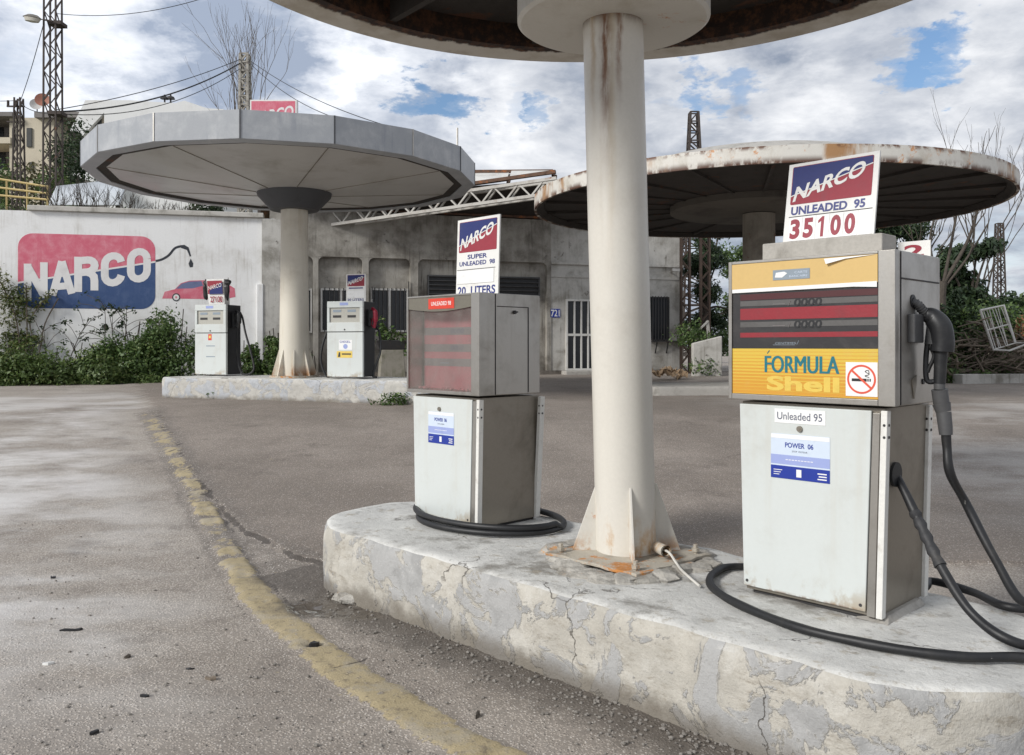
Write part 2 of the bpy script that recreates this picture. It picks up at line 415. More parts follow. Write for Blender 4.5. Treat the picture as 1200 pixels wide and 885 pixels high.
M['concrete'] = weathered('concrete', (.42, .40, .365), (.22, .205, .18), .5, 5, .85, fine=.2, bmp=.4)
M['rubble_concrete'] = weathered('crumbled_concrete', (.44, .42, .38), (.20, .18, .15), .6, 7, .9, fine=.25, bmp=.8, bdist=.01, rust=.35, rscale=6, rustcol=(.34, .17, .06))
M['column'] = weathered('column_paint', (.66, .635, .58), (.47, .44, .38), .35, 1.8, .42, streak=.35, streakcol=(.50, .45, .37), fine=.06, bmp=.08, coat=.15, rust=.06, rscale=7, rustcol=(.42, .2, .07))
M['column_near'] = weathered('column_paint_rusty_top', (.655, .625, .56), (.52, .48, .41), .32, 1.8, .42, streak=.3, streakcol=(.52, .47, .39), fine=.06, bmp=.08, coat=.15,
    stains=((2.84, 2.93, 11, .36, .3, (.10, .045, .02)), (.35, .0, 6, .5, .6, (.50, .30, .13))), runs=((-.128, .042, 1.95, 2.7, (.17, .066, .022), 1.0), (-.10, .035, 1.3, 2.7, (.48, .39, .26), .55), (-.06, .024, 2.3, 2.8, (.20, .085, .03), .9), (-.19, .02, 2.2, 2.8, (.40, .28, .15), .7)))
M['gusset'] = weathered('gusset_paint', (.66, .635, .575), (.48, .44, .37), .35, 3, .5, fine=.06, stains=((.16, .0, 9, .46, .8, (.45, .22, .07)),), rust=.27, rscale=7, rustcol=(.36, .15, .045))
M['rust_dark'] = weathered('dark_rust', (.055, .036, .027), (.025, .018, .015), .5, 5, .9, rust=.3, rscale=4, rustcol=(.085, .036, .018), bmp=.3)
M['rust_plate'] = weathered('rusty_plate', (.47, .43, .36), (.22, .19, .15), .55, 6, .85, rust=.60, rscale=7, rustcol=(.33, .14, .04), bmp=.7, bdist=.008)
M['rusty'] = weathered('rust', (.13, .075, .05), (.06, .035, .025), .5, 5, .9, rust=.5, rscale=5, rustcol=(.2, .075, .03), bmp=.4)
M['rim'] = weathered('canopy_rim_paint', (.52, .49, .43), (.33, .28, .21), .5, 2.4, .6, rust=.52, rscale=3.2, rustcol=(.16, .065, .03), fine=.1)
def mat_rim():
    m, b, p = new_mat('canopy_rim_rusted'); v = b.n('ShaderNodeTexCoord').outputs['Object']
    s = b.n('ShaderNodeSeparateXYZ'); b.put(s.inputs[0], v)
    dx = b.math('ADD', s.outputs[0], .074); r = b.math('SQRT', b.math('ADD', b.math('MULTIPLY', dx, dx), b.math('MULTIPLY', s.outputs[1], s.outputs[1])))
    inn = b.step(r, 2.50, 2.27); an = b.math('ARCTAN2', s.outputs[1], dx)
    cv = b.n('ShaderNodeCombineXYZ'); b.put(cv.inputs[0], b.math('MULTIPLY', an, 9.0)); b.put(cv.inputs[1], b.math('MULTIPLY', r, 1.2))
    n = b.noise(cv.outputs[0], 1.6, 8, .7, .3); n2 = b.noise(v, 14, 6, .7)
    f = b.step(b.math('ADD', b.math('MULTIPLY', inn, .62), b.math('ADD', b.math('MULTIPLY', n, .55), b.math('MULTIPLY', n2, .2))), .62, .76)
    base = b.mix(b.step(b.noise(v, 2.4, 8, .65), .4, .65), (.60, .57, .51), (.46, .42, .35))
    rc = b.mix(b.step(n2, .42, .68), (.018, .009, .006), (.10, .042, .018))
    b.put(p.inputs['Base Color'], b.mix(f, base, rc)); p.inputs['Roughness'].default_value = .75; bump(b, p, b.math('ADD', n2, f), .4, .006); return m
M['rim'] = mat_rim()
M['rim_white'] = weathered('canopy_rim_white', (.62, .60, .55), (.40, .36, .29), .45, 2.0, .6, rust=.42, rscale=2.4, rustcol=(.36, .17, .07), streak=.3, fine=.1, stains=((3.72, 3.60, 4, .40, .5, (.085, .035, .018)), (3.5, 3.7, 1.4, .50, .25, (.36, .20, .09)), (3.78, 3.86, 6, .45, .8, (.12, .05, .025))))
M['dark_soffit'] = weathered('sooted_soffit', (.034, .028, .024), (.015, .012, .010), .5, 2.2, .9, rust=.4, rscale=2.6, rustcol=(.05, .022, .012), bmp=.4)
M['drum'] = weathered('drum_paint', (.60, .575, .52), (.42, .38, .31), .4, 2.2, .5, rust=.3, rscale=2.2, rustcol=(.30, .13, .05), fine=.06)
M['fascia'] = weathered('grey_fascia', (.315, .33, .35), (.45, .46, .47), .62, 2.6, .45, streak=.5, streakcol=(.20, .22, .26), fine=.1, bmp=.1, rust=.04, rscale=3, rustcol=(.34, .26, .14))
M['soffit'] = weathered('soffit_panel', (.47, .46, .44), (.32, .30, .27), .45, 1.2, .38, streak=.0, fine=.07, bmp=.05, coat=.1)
M['collar'] = weathered('collar_grey', (.06, .062, .068), None, .3, 4, .6)
M['whitewall'] = weathered('whitewash', (.80, .80, .79), (.60, .585, .55), .5, 1.1, .8, streak=.55, streakcol=(.40, .37, .32), fine=.06, fscale=25, bmp=.25, bdist=.01)
M['facade'] = weathered('stained_render', (.38, .36, .32), (.13, .115, .095), .8, 1.5, .88, streak=.9, streakcol=(.085, .075, .062), fine=.12, fscale=30, bmp=.3, bdist=.01, rust=.27, rscale=2.3, rustcol=(.05, .042, .036))
M['facade_pale'] = weathered('pale_render', (.50, .485, .45), (.20, .185, .155), .6, 1.6, .85, streak=.7, streakcol=(.16, .145, .12), fine=.12, fscale=30, bmp=.3, bdist=.01, rust=.3, rscale=2.4, rustcol=(.055, .048, .04))
M['steel'] = weathered('brushed_steel', (.46, .44, .405), (.28, .258, .225), .5, 3.2, .36, metal=.85, streak=.5, streakcol=(.30, .27, .23), fine=.06, fscale=90, bmp=.06, rvar=.2)
M['steel_dark'] = weathered('dull_steel', (.30, .272, .23), (.17, .15, .12), .5, 2.6, .42, metal=.7, streak=.5, streakcol=(.2, .17, .13), fine=.08, bmp=.08, rvar=.2, rust=.08, rustcol=(.2, .12, .06))
M['white_panel'] = weathered('white_enamel', (.60, .632, .615), (.49, .495, .46), .36, 2.6, .36, streak=.4, streakcol=(.53, .51, .45), fine=.03, bmp=.03, coat=.25, rust=.03, rscale=9, stains=((.16, .02, 7, .48, .7, (.40, .35, .27)), (.045, .025, 20, .42, 1, (.22, .12, .06))))
M['white_trim'] = weathered('white_trim', (.72, .71, .67), (.45, .42, .37), .3, 9, .5, rust=.12, rscale=14)
M['rubber'] = weathered('hose_rubber', (.012, .0125, .014), (.035, .033, .03), .35, 8, .5, fine=.2, bmp=.15, rust=.05, rscale=30, rustcol=(.25, .24, .22))
M['tape'] = weathered('wrapped_tape', (.03, .03, .032), (.07, .066, .06), .4, 12, .6, bmp=.5)
M['nozzle'] = weathered('nozzle_plastic', (.013, .0135, .015), (.035, .034, .033), .4, 9, .45, bmp=.15)
M['nozzle_grey'] = weathered('nozzle_grey', (.075, .075, .077), (.06, .058, .055), .4, 12, .5, bmp=.2)
M['black'] = flat('black_paint', (.016, .016, .018), .45)
M['yellow'] = weathered('header_yellow', (.64, .44, .165), (.52, .35, .125), .3, 3, .45, fine=.05, bmp=.04, coat=.2)
def mat_yellow_stripe():
    m, b, p = new_mat('striped_yellow'); v = b.n('ShaderNodeTexCoord').outputs['Object']
    s = b.n('ShaderNodeSeparateXYZ'); b.put(s.inputs[0], v)
    t = b.step(s.outputs[2], FORMULA_Z0, FORMULA_Z1)
    fr = b.math('FRACT', b.math('DIVIDE', b.math('SUBTRACT', s.outputs[2], FORMULA_Z0), (FORMULA_Z1 - FORMULA_Z0) / 13))
    w = b.math('SUBTRACT', .92, b.math('MULTIPLY', t, .78))
    col = b.mix(b.step(fr, b.math('SUBTRACT', w, .04), b.math('ADD', w, .04)), (.62, .30, .03), (.66, .46, .06))
    col = b.mix(b.math('MULTIPLY', b.step(b.noise(v, 5, 8, .7), .5, .8), .4), col, (.6, .45, .2))
    b.put(p.inputs['Base Color'], col); p.inputs['Roughness'].default_value = .4; p.inputs['Coat Weight'].default_value = .2
    return m
FORMULA_Z0, FORMULA_Z1 = .925, 1.13
M['yellow_stripe'] = mat_yellow_stripe()
M['disp_dark'] = weathered('display_dark', (.030, .028, .028), (.07, .062, .058), .4, 5, .3, fine=.1, coat=.4)
M['disp_grey'] = weathered('display_grey', (.11, .105, .10), (.06, .055, .052), .4, 5, .35, coat=.3)
M['disp_red'] = weathered('display_red', (.27, .017, .026), (.19, .024, .03), .5, 5, .4, coat=.3)
M['disp_darkred'] = flat('display_dark_red', (.075, .018, .02), .4)
M['pink'] = weathered('faded_red', (.46, .145, .165), (.36, .16, .17), .4, 6, .6)
M['pink_grey'] = weathered('faded_grey', (.20, .185, .185), (.26, .2, .2), .4, 6, .6)
M['olive_steel'] = weathered('hood_steel', (.20, .185, .15), (.13, .115, .09), .4, 6, .5, metal=.4)
M['sticker_red'] = flat('sticker_red', (.66, .055, .03), .4)
M['sticker_white'] = flat('sticker_white', (.82, .82, .81), .4, var=.03)
M['sticker_sky'] = flat('sticker_sky', (.60, .68, .79), .35, var=.03)
M['sticker_lilac'] = flat('sticker_lilac', (.32, .38, .66), .35, var=.03)
M['sticker_blue'] = flat('sticker_blue', (.018, .042, .30), .35, var=.05)
M['sticker_yellow'] = flat('sticker_yellow', (.75, .55, .12), .4)
M['sticker_grey'] = flat('sticker_grey', (.26, .31, .36), .4)
M['ink'] = flat('ink_grey', (.10, .11, .16), .5)
M['teal'] = flat('teal_ink', (.012, .16, .20), .4)
M['shell_yellow'] = flat('pale_yellow', (.72, .52, .10), .4)
M['sign_white'] = weathered('sign_white', (.76, .755, .73), (.55, .53, .48), .3, 5, .45, fine=.04, rust=.04, rscale=14, rustcol=(.25, .17, .1))
M['sign_blue'] = weathered('sign_blue', (.012, .022, .14), (.03, .045, .13), .4, 7, .6, rust=.08, rscale=16, rustcol=(.3, .28, .27))
M['sign_red'] = weathered('sign_red', (.29, .026, .045), (.24, .05, .065), .4, 7, .6, rust=.05, rscale=16, rustcol=(.35, .2, .2))
M['sign_letter'] = weathered('sign_letter', (.72, .71, .69), (.5, .48, .47), .3, 9, .5)
M['price_red'] = flat('price_red', (.27, .014, .035), .45)
M['price_blue'] = flat('price_blue', (.028, .04, .19), .45)
M['red_ring'] = flat('prohibition_red', (.70, .10, .055), .4)
M['mural_pink'] = weathered('mural_pink', (.60, .125, .185), (.68, .28, .33), .7, 3.2, .8, fine=.1, bmp=.25, streak=.35, streakcol=(.66, .36, .38), rust=.06, rscale=7, rustcol=(.33, .31, .30))
M['mural_blue'] = weathered('mural_blue', (.035, .075, .19), (.075, .12, .24), .6, 3.2, .8, fine=.12, bmp=.25, streak=.3, streakcol=(.12, .16, .27), rust=.05, rscale=7, rustcol=(.3, .3, .3))
M['mural_white'] = weathered('mural_white', (.74, .73, .72), (.60, .58, .57), .4, 3, .8, fine=.05)
M['mural_black'] = flat('mural_black', (.03, .035, .045), .7)
M['mural_glass'] = flat('mural_window', (.14, .17, .30), .7)
M['dark_glass'] = weathered('dusty_glass', (.014, .016, .019), (.045, .045, .045), .3, 3, .25, fine=.2)
M['frame_white'] = weathered('window_frame', (.62, .61, .58), (.4, .37, .32), .4, 4, .6)
M['iron'] = weathered('dark_iron', (.035, .034, .035), (.07, .05, .04), .4, 6, .7)
M['louvre'] = weathered('louvre', (.075, .076, .078), (.04, .038, .036), .4, 5, .7)
M['truss'] = weathered('truss_paint', (.50, .48, .44), (.28, .24, .2), .5, 3, .7, rust=.3, rscale=2.5)
M['sheet_roof'] = weathered('sheet_roof', (.60, .59, .56), (.38, .33, .27), .45, 1.2, .7, rust=.3, rscale=1.4)
M['pylon'] = weathered('pylon_rust', (.06, .048, .042), (.05, .035, .03), .5, 3, .85, rust=.3, rscale=3, rustcol=(.10, .05, .03))
M['pole_white'] = weathered('pole_flaking', (.38, .36, .32), (.08, .06, .05), .6, 6, .85)
M['wire'] = flat('wire', (.02, .02, .022), .6)
M['house_white'] = weathered('house_white', (.70, .70, .69), (.55, .53, .5), .4, .5, .8, streak=.3)
M['house_soffit'] = weathered('house_soffit', (.42, .36, .28), None, .3, 1, .8)
M['beige'] = weathered('block_beige', (.55, .49, .38), (.38, .33, .26), .45, .4, .85, streak=.4)
M['block_grey'] = weathered('block_grey', (.20, .185, .175), (.10, .09, .085), .5, .5, .85)
M['shutter'] = flat('shutter', (.05, .052, .05), .7)
M['railing_yellow'] = flat('railing_yellow', (.50, .38, .16), .6)
M['tarp'] = weathered('tarp', (.50, .53, .56), (.36, .38, .4), .4, 1.0, .6)
M['cardboard'] = weathered('cardboard', (.38, .27, .17), (.24, .17, .11), .4, 6, .9)
M['paper'] = flat('paper', (.7, .7, .68), .8)
M['soil'] = weathered('soil', (.15, .12, .085), (.08, .065, .045), .5, 2, .95, bmp=.6, bdist=.02)
M['hill'] = weathered('hill_scrub', (.14, .14, .085), (.08, .08, .05), .5, .5, .95, bmp=.6, bdist=.05, fine=.25, fscale=8)
M['bark'] = weathered('bark', (.075, .062, .05), (.035, .028, .022), .5, 9, .9, bmp=.6)
M['bark_pale'] = weathered('twig', (.13, .105, .08), (.1, .08, .065), .5, 9, .9)
M['stick'] = weathered('dry_stick', (.18, .145, .11), (.07, .055, .045), .6, 2.5, .9)
M['cable_white'] = flat('cable_white', (.62, .60, .55), .5)
M['puddle'] = flat('puddle', (.05, .045, .04), .05)
M['lampglass'] = flat('lamp_bowl', (.55, .52, .45), .3)
M['dish'] = flat('dish_grey', (.55, .54, .52), .5)
M['dish_red'] = flat('dish_red', (.36, .15, .1), .6)

def mat_leaf(name, a, c, e):
    m, b, p = new_mat(name); g = b.n('ShaderNodeNewGeometry').outputs['Random Per Island']
    v = b.n('ShaderNodeTexCoord').outputs['Object']
    col = b.mix(b.step(g, 0, .75), a, c); col = b.mix(b.step(g, .82, 1), col, e)
    col = b.mix(b.step(b.noise(v, 1.6, 4), .4, .65), col, b.mix(.5, col, a))
    b.put(p.inputs['Base Color'], col); p.inputs['Roughness'].default_value = .55
    tr = b.n('ShaderNodeBsdfTranslucent'); b.put(tr.inputs[0], col); mx = b.n('ShaderNodeMixShader'); mx.inputs[0].default_value = .25
    out = [n for n in m.node_tree.nodes if n.type == 'OUTPUT_MATERIAL'][0]
    m.node_tree.links.new(p.outputs[0], mx.inputs[1]); m.node_tree.links.new(tr.outputs[0], mx.inputs[2]); m.node_tree.links.new(mx.outputs[0], out.inputs[0])
    return m
M['leaf'] = mat_leaf('bush_leaf', (.052, .096, .026), (.115, .185, .05), (.20, .25, .08))
M['leaf_dark'] = mat_leaf('evergreen_leaf', (.020, .040, .016), (.05, .085, .034), (.11, .15, .06))
M['leaf_grass'] = mat_leaf('weed_leaf', (.065, .11, .028), (.13, .19, .05), (.22, .24, .09))
M['leaf_creeper'] = mat_leaf('creeper_leaf', (.085, .10, .03), (.16, .18, .05), (.24, .22, .08))
M['leaf_dry'] = mat_leaf('dry_leaf', (.11, .10, .05), (.17, .16, .07), (.22, .17, .09))

# ------------------------------------------------------------------ where things stand
def gz(y):
    """ground height: the forecourt climbs half a metre away from the near island"""
    t = np.clip((np.asarray(y, float) - 5.5) / 10.0, 0, 1); s = t * t * (3 - 2 * t)
    return .53 * s + .012 * np.clip(np.asarray(y, float) - 15.5, 0, 10)
def gz1(y): return float(gz(y))
def G(px, py):
    """point where the sight line through a photo pixel meets the ground"""
    d = EYE / ((py - HY) / FPX)
    for _ in range(40): d = (EYE - gz1(d)) / ((py - HY) / FPX)
    return Vector(((px - HX) / FPX * d, d, gz1(d)))
def P(px, py, d): return Vector(((px - HX) / FPX * d, d, EYE + (HY - py) / FPX * d))
def Z(px, py, z):
    d = (EYE - z) / ((py - HY) / FPX); return Vector(((px - HX) / FPX * d, d, z))

# ------------------------------------------------------------------ ground
def polydist(X, Y, pts):
    """distance to a polyline, and the arc length of the nearest point"""
    best = np.full(X.shape, 1e9); arc = np.zeros(X.shape); side = np.zeros(X.shape); L = 0
    for (ax, ay), (bx, by) in zip(pts[:-1], pts[1:]):
        dx, dy = bx - ax, by - ay; l2 = dx*dx + dy*dy; l = math.sqrt(l2)
        t = np.clip(((X-ax)*dx + (Y-ay)*dy) / l2, 0, 1)
        d = np.hypot(X - ax - t*dx, Y - ay - t*dy); m = d < best
        best = np.where(m, d, best); arc = np.where(m, L + t*l, arc)
        side = np.where(m, np.sign(dx*(Y-ay) - dy*(X-ax)), side); L += l
    return best, arc, side
def vnoise(X, Y, s, seed=0):
    """cheap smooth value noise"""
    rng = np.random.RandomState(seed); T = rng.rand(256, 256)
    x = X * s; y = Y * s; xi = np.floor(x).astype(int); yi = np.floor(y).astype(int); fx = x - xi; fy = y - yi
    fx = fx*fx*(3-2*fx); fy = fy*fy*(3-2*fy); g = lambda a, c: T[a % 256, c % 256]
    return (g(xi, yi)*(1-fx) + g(xi+1, yi)*fx)*(1-fy) + (g(xi, yi+1)*(1-fx) + g(xi+1, yi+1)*fx)*fy

def axis(lo, hi, fine0, fine1, step, grow):
    a = list(np.arange(fine0, fine1 + 1e-6, step)); s = step
    x = a[-1]
    while x < hi: s *= grow; x += s; a.append(x)
    s = step; x = a[0]; pre = []
    while x > lo: s *= grow; x -= s; pre.append(x)
    return np.array(pre[::-1] + a)

KERB = [(172, 484), (186, 508), (205, 535), (222, 565), (240, 600), (258, 630), (275, 660), (300, 697), (330, 728), (372, 763), (430, 805), (500, 848), (560, 878), (640, 912)]
EDGE = [(182, 478), (196, 505), (216, 540), (240, 575), (268, 606), (300, 634), (345, 655), (392, 664), (470, 664)]
def build_ground():
    xs = axis(-1400, 1400, -3.2, 1.8, .021, 1.045); ys = axis(-30, 2400, 2.6, 7.2, .021, 1.03)
    X, Y = np.meshgrid(xs, ys); Zg = gz(Y)
    near = (Y < 30) & (np.abs(X) < 30)
    wx = (vnoise(X, Y, 6, 1) - .5) * .06 + (vnoise(X, Y, 19, 2) - .5) * .03
    wy = (vnoise(X, Y, 6, 3) - .5) * .06 + (vnoise(X, Y, 19, 4) - .5) * .03
    kp = [tuple(G(*q)[:2]) for q in KERB]; ep = [tuple(G(*q)[:2]) for q in EDGE]
    kd, ka, ks = polydist(X + wx*.6, Y + wy*.6, kp); ed, ea, es = polydist(X + wx, Y + wy, ep)
    arc_tot = ka[near].max()
    far = np.clip((Y - 5.2) / 1.2, 0, 1)                           # the far half of the kerb line is broken into single blocks
    hw = .125 + .03 * (vnoise(X, Y, 2.2, 9) - .5) - .01 * far
    prof = np.clip((hw - kd) / .05, 0, 1); prof = prof*prof*(3-2*prof)
    blk = .5 + .5*np.cos(ka * 2*math.pi / .62 + 3*vnoise(X, Y, .8, 12)); gap = np.clip((blk - .02) / .16, 0, 1)
    keep = (1 - far) + far * (.25 + .75*gap) * np.clip(.35 + 1.5*vnoise(X, Y, 2.6, 21), 0, 1)
    kerb = prof * keep
    Zg = Zg + kerb * (.014 + .022*far*(.4 + vnoise(X, Y, 7, 33))) * near
    # newer overlay right of the ragged edge
    ov = np.where(es > 0, 1.0, 0.0); sd_ = np.clip(.5 + es * ed / .05, 0, 1)
    sd_ = np.where((Y < ep[-2][1] + .02) & (X > ep[-2][0]), 0.0, sd_)
    Zg = Zg + sd_ * .03 * near
    crk = np.clip(1 - ed / .04, 0, 1) * (.5 + .9*vnoise(X, Y, 5, 31))
    jt = np.abs(((ka + .10*vnoise(X, Y, 3, 41)) / .58) % 1.0 - .5) * .58
    crk = np.maximum(crk, np.clip(1 - jt / .022, 0, 1) * (kd < hw + .02) * (.2 + 1.0*vnoise(X, Y, 4, 42)))
    gut = np.clip(1 - np.abs(kd - hw - .012) / .022, 0, 1) * np.clip(2.0*vnoise(X, Y, 2.4, 43) - .55, 0, 1) * np.where(ks < 0, .6, 1.0)
    crk = np.maximum(crk, gut * 1.1)
    Zg = Zg - np.clip(1 - jt / .02, 0, 1) * (kd < hw) * .012 * near
    hc = G(368, 757); hd_ = np.hypot((X - hc.x) / .055, (Y - hc.y) / .04); hole = np.clip(1.3 - hd_, 0, 1)
    Zg = Zg - hole * .03 * near; crk = np.maximum(crk, hole)
    grit = np.clip(1 - ed / .45, 0, 1) * .75
    # loose grit between the kerb line and the island
    ux, uy = .695, -.719; nx, ny = .719, .695
    U = X*ux + Y*uy; N_ = X*nx + Y*ny
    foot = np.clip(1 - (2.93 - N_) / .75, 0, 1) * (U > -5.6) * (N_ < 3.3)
    grit = np.maximum(np.maximum(grit, foot * .95), np.clip(1 - (kd - hw) / .16, 0, 1) * (.25 + .6*far))
    grit = np.maximum(grit, np.clip((4.3 - Y) / 1.6, 0, 1) * .55)
    Zg = Zg + near * ((vnoise(X, Y, 3, 5) - .5) * .012 + (vnoise(X, Y, 11, 6) - .5) * .006 + grit * (vnoise(X, Y, 30, 7) - .5) * .012)
    # puddle hollow at the island's corner
    pc = G(402, 712); pd = np.hypot((X - pc.x + wx*2) / .34, (Y - pc.y + wy*2) / .22); hol = np.clip(1.25 - pd, 0, 1)
    Zg = Zg - hol * .02 * near
    damp = np.clip(hol * 3, 0, 1)
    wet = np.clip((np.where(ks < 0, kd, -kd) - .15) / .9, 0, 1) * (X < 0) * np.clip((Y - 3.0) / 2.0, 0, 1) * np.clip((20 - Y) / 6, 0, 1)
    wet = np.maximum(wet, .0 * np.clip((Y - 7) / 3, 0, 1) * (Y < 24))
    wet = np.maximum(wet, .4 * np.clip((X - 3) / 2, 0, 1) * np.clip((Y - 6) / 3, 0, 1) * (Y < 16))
    # the far land drops slightly so it never stands above the horizon
    Zg = np.where(Y > 60, Zg - .0, Zg)
    ny_, nx_ = X.shape; idx = np.arange(nx_ * ny_).reshape(ny_, nx_)
    F = np.stack([idx[:-1, :-1], idx[:-1, 1:], idx[1:, 1:], idx[1:, :-1]], -1).reshape(-1, 4)
    me = bpy.data.meshes.new('ground'); nv = nx_ * ny_; nf = len(F)
    me.vertices.add(nv); me.vertices.foreach_set('co', np.stack([X, Y, Zg], -1).ravel().astype(np.float32))
    me.loops.add(nf * 4); me.loops.foreach_set('vertex_index', F.ravel().astype(np.int32))
    me.polygons.add(nf); me.polygons.foreach_set('loop_start', np.arange(0, nf * 4, 4, dtype=np.int32))
    me.polygons.foreach_set('use_smooth', np.ones(nf, bool)); me.update(calc_edges=True)
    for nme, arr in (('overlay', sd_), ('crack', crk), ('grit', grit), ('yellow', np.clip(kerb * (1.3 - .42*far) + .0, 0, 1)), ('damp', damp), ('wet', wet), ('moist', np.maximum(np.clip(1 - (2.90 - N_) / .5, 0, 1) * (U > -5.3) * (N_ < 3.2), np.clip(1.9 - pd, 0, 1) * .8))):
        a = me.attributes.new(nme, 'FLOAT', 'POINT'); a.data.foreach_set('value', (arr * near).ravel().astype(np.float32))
    me.materials.append(M['ground'])
    o = bpy.data.objects.new('ground', me); COL.objects.link(o); o['kind'] = 'structure'
build_ground()

def build_hill():
    xs = np.concatenate([np.linspace(-160, -30, 30), np.linspace(-28, 14, 60), np.linspace(16, 60, 20)]); ys = np.linspace(0, 1, 50) ** 1.6 * 170
    mb = MB(); 
    for j, t in enumerate(ys):
        for x in xs:
            y0 = 21.97 + math.tan(R(13.3)) * (min(x, -6.7) + 12.46) + .35
            if x > -6.7: y0 = 26.5 + max(0, (x + 6.7)) * .2
            y = y0 + t
            f = 1 - min(max((x + 3.0) / 9.0, 0), 1); f = f*f*(3-2*f)
            g = gz1(y); h = (4.75 + min(t, 60) * .115) if x < -6.8 else (3.0 + min(t, 60) * .1) * min(t / 9.0, 1)
            z = g - .06 + (h - g + .06) * f + (mnoise.noise(Vector((x*.3, y*.3, 0))) * .35 * f if t > .8 else 0)
            if t == 0 and x > -6.7: z = g - .1
            mb.v.append((x, y, z))
    n = len(xs)
    for j in range(len(ys) - 1):
        for i in range(n - 1): mb.face((j*n+i, j*n+i+1, (j+1)*n+i+1, (j+1)*n+i))
    tag(mb.build('hillside', M['hill'], smooth=60), kind='structure')
build_hill()

# ------------------------------------------------------------------ islands
UX, UY, NX, NY = .695, -.719, .719, .695
def wp(u, n, z=0.0): return Vector((UX*u + NX*n, UY*u + NY*n, z))
NEAR_ROT = math.atan2(UY, UX)
TOP = .40

def island_mesh(outline, h, lump=.012, foot=-.06, rough=1.0, seedz=0.0):
    """outline: closed list of (x,y); rounded, lumpy concrete kerb of height h"""
    n = len(outline); mb = MB()
    c = Vector((sum(p[0] for p in outline)/n, sum(p[1] for p in outline)/n))
    prof = [(0.0, foot), (0.0, .0), (.004, h*.2), (.004, h*.4), (.006, h*.6), (.008, h*.78), (.013, h*.9), (.026, h*.97), (.05, h*.995), (.09, h)]
    ins = []
    for i in range(n):
        a = Vector(outline[i-1]); b = Vector(outline[(i+1) % n]); t = (b - a).normalized(); ins.append(Vector((-t.y, t.x)))
    for off, z in prof:
        for i in range(n):
            p = Vector(outline[i]) + ins[i]*off
            q = Vector((p.x*3, p.y*3, z*3 + seedz))
            k = (mnoise.fractal(q*1.3, 1.0, 2.0, 4)) * lump
            kz = mnoise.noise(q*1.7 + Vector((5, 5, 5))) * lump * (.6 if z > h*.6 else 0)
            mb.v.append((p.x - ins[i].x*k, p.y - ins[i].y*k, z + kz))
    for j in range(len(prof) - 1):
        for i in range(n): mb.face((j*n+i, j*n+(i+1) % n, (j+1)*n+(i+1) % n, (j+1)*n+i))
    o = (len(prof) - 1) * n; rings = 7
    for r in range(1, rings + 1):
        f = 1 - r / (rings + .0)
        for i in range(n):
            b0 = mb.v[o + i]
            # shrink towards the spine so that strips keep an even width
            sx = c.x + (b0[0]-c.x) * (1 - (1-f) * .0) ; 
            px_ = b0[0] * 1.0; x = b0[0] + (max(min(b0[0], SP1), SP0) - b0[0]) * (1-f); y = b0[1] * f + c.y * (1-f)
            q = Vector((x*3, y*3, seedz))
            mb.v.append((x, y, h + mnoise.fractal(q*1.1, 1.0, 2.0, 4) * lump * .55))
    for r in range(rings):
        a = o + r*n; b_ = o + (r+1)*n
        for i in range(n): mb.face((a+i, a+(i+1) % n, b_+(i+1) % n, b_+i))
    return mb
def stadium(hl, hw, step=.05, r=None):
    """long stadium with its long axis on x"""
    r = r or hw; pts = []
    def arc(cx, cy, a0, a1):
        k = max(3, int(abs(a1-a0)*r/step))
        for i in range(k + 1): w = a0 + (a1-a0)*i/k; pts.append((cx + r*math.cos(w), cy + r*math.sin(w)))
    def line(x0, y0, x1, y1):
        l = math.hypot(x1-x0, y1-y0); k = int(l/step)
        for i in range(1, k): pts.append((x0+(x1-x0)*i/k, y0+(y1-y0)*i/k))
    arc(hl-r, -hw+r, -math.pi/2, 0); line(hl, -hw+r, hl, hw-r); arc(hl-r, hw-r, 0, math.pi/2); line(hl-r, hw, -hl+r, hw)
    arc(-hl+r, hw-r, math.pi/2, math.pi); line(-hl, hw-r, -hl, -hw+r); arc(-hl+r, -hw+r, math.pi, 1.5*math.pi); line(-hl+r, -hw, hl-r, -hw)
    out = [pts[0]]
    for p in pts[1:]:
        if math.hypot(p[0]-out[-1][0], p[1]-out[-1][1]) > 1e-4: out.append(p)
    if math.hypot(out[0][0]-out[-1][0], out[0][1]-out[-1][1]) < 1e-4: out.pop()
    return out
SP0, SP1 = -1.6, 1.6
ic = wp(-2.97, 3.555)
isl = island_mesh(stadium(2.19, .655, .04, .60), TOP, .014).build('pump_island', M['island'], smooth=60)
isl.location = (ic.x, ic.y, 0); isl.rotation_euler = (0, 0, NEAR_ROT)
tag(isl, 'nearest concrete pump island with flaking grey paint and rounded ends', 'pump island', 'pump islands of the station')

# broken-off lump of render at the foot of the near island
q = G(448, 705)
mb = MB(); seg = 14
def rock(mb, c, r, seed, seg=12, flat_=1.0):
    o = len(mb.v); rings = 7
    for j in range(rings + 1):
        th = math.pi * j / rings
        for k in range(seg):
            w = 2*math.pi*k/seg; d = Vector((math.sin(th)*math.cos(w), math.sin(th)*math.sin(w), math.cos(th)))
            f = 1 + .38 * mnoise.fractal(d*1.6 + Vector((seed*3.1, seed, 0)), 1, 2, 4)
            mb.v.append((c[0] + d.x*r[0]*f, c[1] + d.y*r[1]*f, c[2] + d.z*r[2]*f))
    for j in range(rings):
        for k in range(seg): mb.face((o+j*seg+k, o+(j+1)*seg+k, o+(j+1)*seg+(k+1) % seg, o+j*seg+(k+1) % seg))
rock(mb, (q.x + .02, q.y + .17, .05), (.13, .09, .17), 2)
rock(mb, (q.x - .16, q.y + .08, .0), (.16, .09, .05), 5)
mb.build('rubble', M['rubble_concrete'], smooth=0)
tag(bpy.data.objects['rubble'], 'brown lump of broken concrete against the foot of the nearest island', 'rubble')

